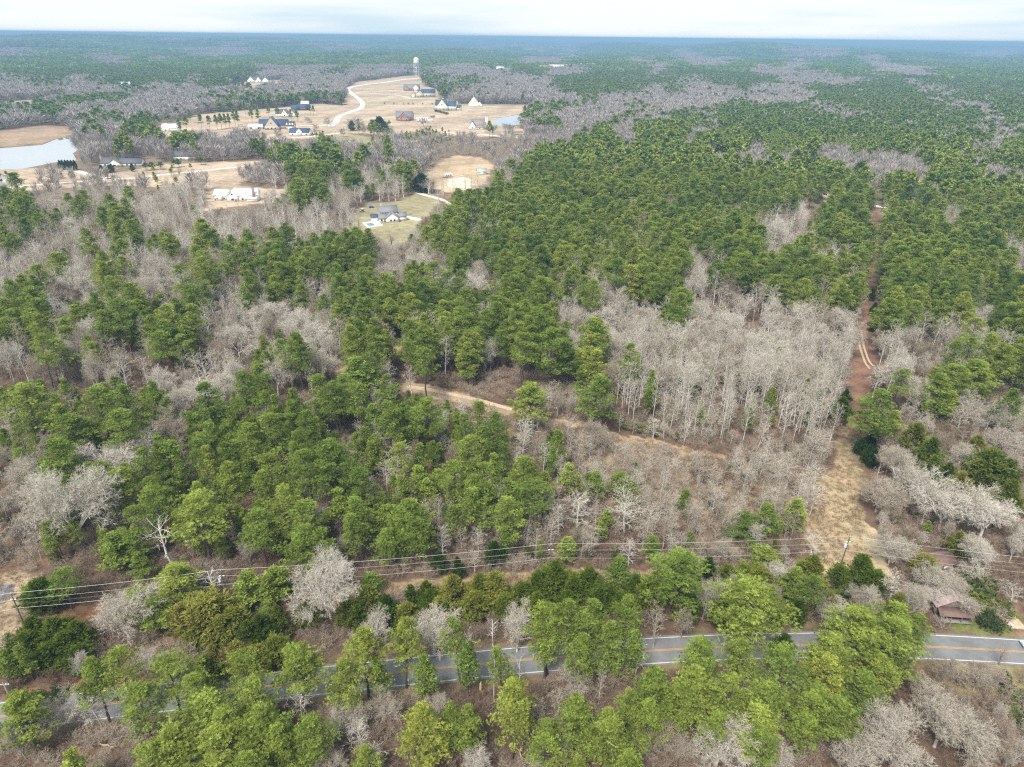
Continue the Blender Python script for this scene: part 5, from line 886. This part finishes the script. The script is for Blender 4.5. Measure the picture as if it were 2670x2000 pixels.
def gapfill(where, dmin, prob, kinds, hs):
    """smaller trees standing in the gaps between the larger ones"""
    for i in np.where(where)[0]:
        d = np.hypot(HX[:, 0] - X[i], HX[:, 1] - Y[i]).min()
        if d < dmin or rf.random() > prob: continue
        k = kinds[int(rf.integers(0, len(kinds)))]; h = rf.uniform(*hs); tall = k in 'PN'
        if tall: h *= 1.25
        trees.append(dict(k=k, p=np.array([X[i], Y[i], 0.]), h=h, w=h * (rf.uniform(.32, .5) if tall else rf.uniform(.35, .62)), t=float(rf.uniform(.15, .65) if tall else rf.uniform(.05, .75)), hand=0))
gapfill(mid & (px < 1480), 2.7, .50, 'VVBNP', (6, 11)); gapfill(mid & (px >= 1480), 3.0, .40, 'VVBB', (5, 10))
gapfill(fr & ~fld & (px < 2350), 2.1, .85, 'VBVVBPN', (4.5, 9.5)); gapfill(fr & ~fld & (px >= 2350), 2.3, .6, 'VBB', (4, 9))
gapfill(fr & ~fld, 2.2, .16, 'SSC', (2, 4)); gapfill(mid, 2.4, .1, 'SCN', (2.2, 5))
rdd = distpath(X, Y, ROAD[::5]); side = Y < np.interp(X, ROAD[:, 0], ROAD[:, 1]); gapfill((rdd > 5.8) & (rdd < 15) & side & (px > -80) & (px < 1990), 2.0, .75, 'PPVBPN', (9, 15))
HX = np.concatenate([HX, np.array([t['p'][:2] for t in trees[len(HX):]])]); belt = (rdd > 5.5) & inpoly(px, py, [(690, 1640), (1000, 1618), (1400, 1595), (1760, 1578), (2000, 1582), (2380, 1592), (2380, 1640), (1990, 1650), (1700, 1680), (1200, 1715), (690, 1765)])
for i in np.where(belt)[0]:
    if np.hypot(HX[:, 0] - X[i], HX[:, 1] - Y[i]).min() > 1.7 and rf.random() < .75:
        k = 'CCCPB'[int(rf.integers(0, 5))]; h = rf.uniform(6, 9.5) if k == 'C' else rf.uniform(8, 14); trees.append(dict(k=k, p=np.array([X[i], Y[i], 0.]), h=h, w=h * (.72 if k == 'C' else .5), t=float(rf.uniform(.05, .75)) if k == 'C' else float(rf.uniform(.2, .6)), hand=0))
trees = [t for t in trees if t['hand'] or not in_view_of(t)]
# ------------------------------------------------------------------ the nearest become things of their own
KN = {'P': 'pine', 'N': 'pine', 'B': 'bare', 'O': 'bare', 'V': 'sapling', 'C': 'cedar', 'E': 'broad', 'D': 'snag', 'S': 'shrub'}
LIMIT = dict(pine=298, bare=295, sapling=298, cedar=140, broad=9, snag=20, shrub=60)
for t in trees:
    t['d'] = float(np.hypot(t['p'][0], t['p'][1])); t['px'], t['py'], t['dz'] = [float(v) for v in proj(t['p'] + np.array([0, 0, t['h'] * .78]))]; t['fam'] = KN.get(t['k'], '')
    if t['k'] == 'V' and t['h'] > 11: t['fam'] = 'bare'
    t['size'] = t['h'] * t['w'] / t['dz'] ** 2
byfam = {}
for t in trees:
    if t['fam'] and -30 < t['px'] < 2700 and t['py'] < 2080: byfam.setdefault(t['fam'], []).append(t)
single = set()
for f, L in byfam.items():
    L.sort(key=lambda t: -t['size']); single |= {id(t) for t in L[:LIMIT[f]]}
rest = {'P': [], 'B': [], 'b': []}
for t in trees:
    if id(t) in single: continue
    rest['P' if t['k'] in 'PNCES' else ('b' if t['k'] == 'b' else 'B')].append(t)
NAMES = dict(pine='pine_tree', bare='bare_tree', sapling='bare_sapling', cedar='cedar_tree', broad='evergreen_tree', snag='dead_tree', shrub='evergreen_shrub')
CATS = dict(pine='pine tree', bare='bare tree', sapling='sapling', cedar='cedar tree', broad='evergreen tree', snag='dead tree', shrub='shrub')
ORD = 'first second third fourth fifth sixth seventh eighth ninth tenth eleventh twelfth thirteenth fourteenth fifteenth sixteenth seventeenth eighteenth nineteenth twentieth'.split()
def tword(t):
    f = t['fam']; v = t['t']
    if f == 'pine': return ('deep green', 'mid green', 'yellow-green', 'bright yellow')[int(v >= .22) + int(v >= .46) + int(v >= .72)]
    if f == 'cedar': return ('dark green', 'green', 'olive', 'golden')[int(v >= .2) + int(v >= .45) + int(v >= .72)]
    if f in ('shrub', 'broad'): return ('dark green', 'green', 'yellow-green')[int(v >= .2) + int(v >= .55)]
    return ('white-gray', 'gray', 'tan-gray', 'brown')[int(v >= .16) + int(v >= .36) + int(v >= .62)]
def sword(t):
    q = t['w'] / t['h']; f = t['fam']
    if f == 'pine': return 'broad' if q > .58 else ('slender' if q < .36 else 'rounded')
    if f == 'bare': return 'spreading' if q > .85 else ('upright' if q < .42 else 'rounded')
    if f == 'sapling': return 'twiggy' if q > .42 else 'thin'
    return 'broad' if q > .9 else 'upright'
BAND = [(1830, 'by the bottom border'), (1655, 'before the paved road'), (1440, 'behind the paved road'), (1290, 'behind the wires'), (1150, 'well behind the wires'), (1000, 'near the trail'), (860, 'behind the trail'), (700, 'in the middle woods'), (540, 'in the upper woods'), (-99, 'near the houses')]
COLS = [(260, 'at far left'), (573, 'left of snag-side transformer'), (980, 'right of snag-side transformer'), (1437, 'left of middle pole'), (1820, 'right of middle pole'), (2213, 'left of corridor pole'), (2440, 'right of corridor pole'), (9999, 'at far right')]
cells = {}
for t in trees:
    if id(t) in single:
        t['band'] = next(b for y, b in BAND if t['py'] >= y); t['col'] = next(c for x, c in COLS if t['px'] < x); cells.setdefault((t['fam'], t['band'], t['col'], tword(t), sword(t)), []).append(t)
NOUN = dict(pine='pine', bare='bare tree', sapling='bare sapling', cedar='cedar', broad='evergreen', snag='dead tree', shrub='shrub')
for (f, b, c, tw, sw), L in cells.items():
    L.sort(key=lambda t: t['px'])
    for i, t in enumerate(L):
        n = NOUN[f]; core = '%s %s %s' % (sw, tw, n)
        t['label'] = '%s %s, %s' % (core, b, c) if len(L) == 1 else '%s %s from left, %s, %s' % (ORD[min(i, 19)], core, b, c)
GROUP = dict(pine='pine trees of the near woods', bare='bare trees of the near woods', sapling='bare saplings of the near woods', cedar='cedars around the road', broad='dark evergreens by the houses', snag='dead trees near the road', shrub='evergreen shrubs')
cnt = {}
for t in trees:
    if id(t) not in single: continue
    k = t['k']; L = PROTO[k]; i = cnt[k] = cnt.get(k, rf.integers(0, 99)) + 1; me0, me1 = L[int(rf.integers(0, len(L)))]; H, Wc = SIZE[k]; f = t['fam']
    o = thing(NAMES[f], t['label'], CATS[f], t['p'], float(rf.uniform(0, 6.28)), GROUP[f]); s = t['w'] / Wc; sz = t['h'] / H; s = float(np.clip(s, .45 * sz, 2.6 * sz)); o.scale = (s, s, sz)
    if t['hand'] == 0 or f in ('pine', 'snag'): o.rotation_euler[0] = float(rf.normal(0, .025)); o.rotation_euler[1] = float(rf.normal(0, .025))
    for nm, me in (('trunk', me0), ('crown', me1)): q = link(nm, me, o); q['tint'] = float(np.clip(t['t'] + rf.normal(0, .03), 0, 1))
# ------------------------------------------------------------------ the rest of the woods: one object per kind
def stuff(name, label, col, L, lod, n_mid, n_far, Hh, Wc):
    pos = np.array([t['p'] for t in L]); pos[:, 2] = terrain(pos[:, 0], pos[:, 1]); d = np.array([t['d'] for t in L]); h = np.array([t['h'] for t in L]); w = np.array([t['w'] for t in L])
    kv = np.array([t['k'] == 'V' for t in L]); idx = np.where(d < lod, rf.integers(0, n_mid, len(L)), n_mid + rf.integers(0, n_far, len(L)))
    if name == 'bare_woodland': idx = np.where(d < lod, np.where(kv, 3, 0) + rf.integers(0, 3, len(L)), idx); Wv = np.where(kv & (d < lod), 5.5, Wc)
    else: Wv = Wc
    nearby = d < 400; yn = np.array([t['k'] in 'NCES' for t in L])
    if name == 'pine_woodland': idx = np.where(nearby, np.where(yn, 16 + rf.integers(0, 2, len(L)), 10 + rf.integers(0, 6, len(L))), idx); Hh = np.where(nearby & yn, 12, Hh); Wv = np.where(nearby & yn, 3.6, Wv)
    else: idx = np.where(nearby, 10 + np.where(kv, 3, 0) + rf.integers(0, 3, len(L)), idx); Hh = np.where(nearby & kv, 14, Hh); Wv = np.where(nearby, np.where(kv, 4.6, 11), Wv)
    s = w / Wv; s = np.maximum(s, .5 * h / Hh); scatter(name, label, col, pos, idx, np.stack([s, s, h / Hh], 1), rf.uniform(0, 6.28, len(L)), np.clip(np.array([t['t'] for t in L]) + (.05 if name == 'pine_woodland' else 0), 0, .72 if name == 'pine_woodland' else 1))
X, Y = grid(1000, 2750, 9.5); ok, fld = allowed(X, Y, 2); px, py, _ = proj(np.stack([X, Y, np.full(len(X), 10.0)], 1)); ch = lookup(px, py, rf.normal(0, 1, len(X)), rf.normal(0, 1, len(X))); ns = clumpy(X * .35, Y * .35); ch[(ch == '?') | (px < -5) | (px > 2675)] = 'P'; U = rf.uniform(0, 1, len(X)); d2 = np.hypot(X, Y)
for i in np.where(ok)[0]:
    c = ch[i]; k = pick_kind(c, U[i])
    if not k or (fld[i] and c not in 'ts') or (c == 'b'): continue
    if k in 'bs': k = 'P' if k == 's' else 'B'; hh = rf.uniform(5, 9)
    else: hh = rf.uniform(13, 20)
    if d2[i] < 1750 and in_view_of(dict(p=np.array([X[i], Y[i], 0.]), h=hh)): continue
    trees.append(dict(k=k, p=np.array([X[i], Y[i], 0.]), h=hh, w=hh * (.62 if k == 'P' else .75), t=float(np.clip(rf.normal(.25, .14), 0, 1)) if k == 'P' else rf.uniform(.05, .5), d=float(np.hypot(X[i], Y[i])), hand=0)); rest[k].append(trees[-1])
stuff('pine_woodland', 'green pine woods filling the distance beyond the near trees', COL_PINE, rest['P'], 640, 6, 4, 19, 6.5)
stuff('bare_woodland', 'gray leafless woods filling the distance beyond the near trees', COL_BARE, rest['B'], 640, 6, 4, 15, 8.5)
# far canopy blocks
P_, B_ = [], []; r = 2700.0
while r < 41000:
    sp = .0205 * r; xs = np.arange(-.86 * r, .86 * r, sp * .95) + rf.uniform(-.3, .3) * sp
    for x in xs:
        y = math.sqrt(max(0, r * r - x * x)) + rf.uniform(-.3, .3) * sp
        if y < .6 * abs(x): continue
        p = np.array([x, y, 0.]); p[2] = terrain(x, y); px, py, _ = proj(p + [0, 0, 10]); c = lookup(np.array([px]), np.array([py]))[0]
        nv = wav(x, y * .6, 2600, 15, 6) + .8 * wav(x, y * .6, 700, 33, 6) + rf.normal(0, .25)
        if c in 'BbmtG': k = 'B' if c != 'G' else 'P'
        elif c in 'Pps': k = 'P'
        elif c == '.': continue
        else: k = 'B' if nv > 1.0 else 'P'
        if 2.05 < nv: continue
        if any(math.hypot(x - hx, y - hy) < hr + 12 for hx, hy, hr in HOUSE_XY[-12:]): continue
        (P_ if k == 'P' else B_).append((*p, sp / 60))
    r += sp * .8
for nm, lab, col, L in (('far_pine_canopy', 'blue-green pine canopy of the far country up to the horizon', COL_PATCH_P, P_), ('far_bare_canopy', 'gray bare canopy of the far country up to the horizon', COL_PATCH_B, B_)):
    A = np.array(L); n = len(A); scatter(nm, lab, col, A[:, :3], rf.integers(0, 4, n), np.stack([A[:, 3] * 1.08, A[:, 3] * 1.08, rf.uniform(.85, 1.25, n)], 1), rf.choice([0, 1.57, 3.14, 4.71], n) + rf.uniform(-.3, .3, n), np.clip(rf.normal(.2 if nm[4] == 'p' else .25, .15, n), 0, 1))
# brush on the forest floor
X, Y = grid(72, 560, 2.5); r = np.hypot(X, Y); ok, fld = allowed(X, Y, .3); keep = ok & ~fld & (rf.uniform(0, 1, len(X)) < np.where(r < 165, .95, np.where(r < 300, .7, .45))); px, py, _ = proj(np.stack([X, Y, 0 * X], 1))
keep &= ~((px > 2090) & (px < 2330) & (py > 1180) & (py < 1530)); keep &= ~(inpoly(px, py, ZONES[17][2]) & (rf.uniform(0, 1, len(X)) < .8)); keep &= ~(inpoly(px, py, [(2380, 1600), (2400, 1545), (2560, 1545), (2580, 1625)]))
i = np.where(keep)[0]; i = i[:26000]; s = rf.uniform(.5, 1.45, len(i)) * np.where(inpoly(px[i], py[i], ZONES[18][2]), 1.1, .9)
tn = np.clip(.45 + .3 * wav(X[i], Y[i], 40, 8, 5) + rf.normal(0, .2, len(i)), 0, 1); tn = np.where(inpoly(px[i], py[i], ZONES[18][2]) | inpoly(px[i], py[i], ZONES[17][2]), tn * .35, tn)
extra = rest['b']; pos = np.concatenate([np.stack([X[i], Y[i], 0 * X[i]], 1), np.array([t['p'] for t in extra])]); sc = np.concatenate([np.stack([s, s, s * rf.uniform(.7, 1.2, len(i))], 1), np.array([[t['w'] / 3.2, t['w'] / 3.2, t['h'] / 2.8] for t in extra])]); n = len(pos)
scatter('undergrowth', 'brown and gray twiggy undergrowth on the forest floor', COL_BRUSH, pos, rf.integers(0, 4, n), sc, rf.uniform(0, 6.28, n), np.concatenate([tn, np.full(len(extra), .0)]), 'undergrowth')
X, Y = grid(75, 240, .95); px, py, _ = proj(np.stack([X, Y, 0 * X], 1)); gp = ZONES[18][2]; m = np.zeros(len(X), bool)
for zi in (16, 17, 20, 21, 22): m |= inpoly(px, py, ZONES[zi][2])
xx = (X > 50); cd = np.full(len(X), 99.); cd[xx] = distpath(X[xx], Y[xx], CORR[::4]); m |= (cd < 6.5) & (py > 1110)
m |= inpoly(px, py, [(840, 1560), (900, 1530), (1200, 1500), (1500, 1488), (1760, 1486), (1760, 1512), (1500, 1520), (1150, 1540), (950, 1575)]); ok, _ = allowed(X, Y, -8); rdm = np.full(len(X), 99.); rdm = distpath(X, Y, ROAD[::5]); m &= (rdm > 4.6) & (rf.uniform(0, 1, len(X)) < .5); i = np.where(m)[0]
scatter('dry_grass', 'tan dry grass of the corridor, trail and wire strip', COL_GRASS, np.stack([X[i], Y[i], 0 * X[i]], 1), rf.integers(0, 3, len(i)), np.repeat(rf.uniform(.35, .85, (len(i), 1)), 3, 1), rf.uniform(0, 6.28, len(i)), np.clip(.3 + .35 * wav(X[i], Y[i], 15, 5, 5), 0, 1), 'grass')
# ------------------------------------------------------------------ haze
hz = MB().box(-45500, 45500, -45500, 45500, -60, 126); o = tag(link('haze', hz.mesh('haze', [])), 'thin blue haze over the whole countryside', 'haze', None, 'stuff')
m = bpy.data.materials.new('haze_air'); m.use_nodes = True; t = m.node_tree; t.nodes.clear(); q = t.nodes.new('ShaderNodeOutputMaterial'); v = t.nodes.new('ShaderNodeVolumePrincipled'); v.inputs['Color'].default_value = (.31, .53, .77, 1); v.inputs['Density'].default_value = 0.000175; v.inputs['Anisotropy'].default_value = 0.0
t.links.new(v.outputs[0], q.inputs['Volume']); o.data.materials.append(m)
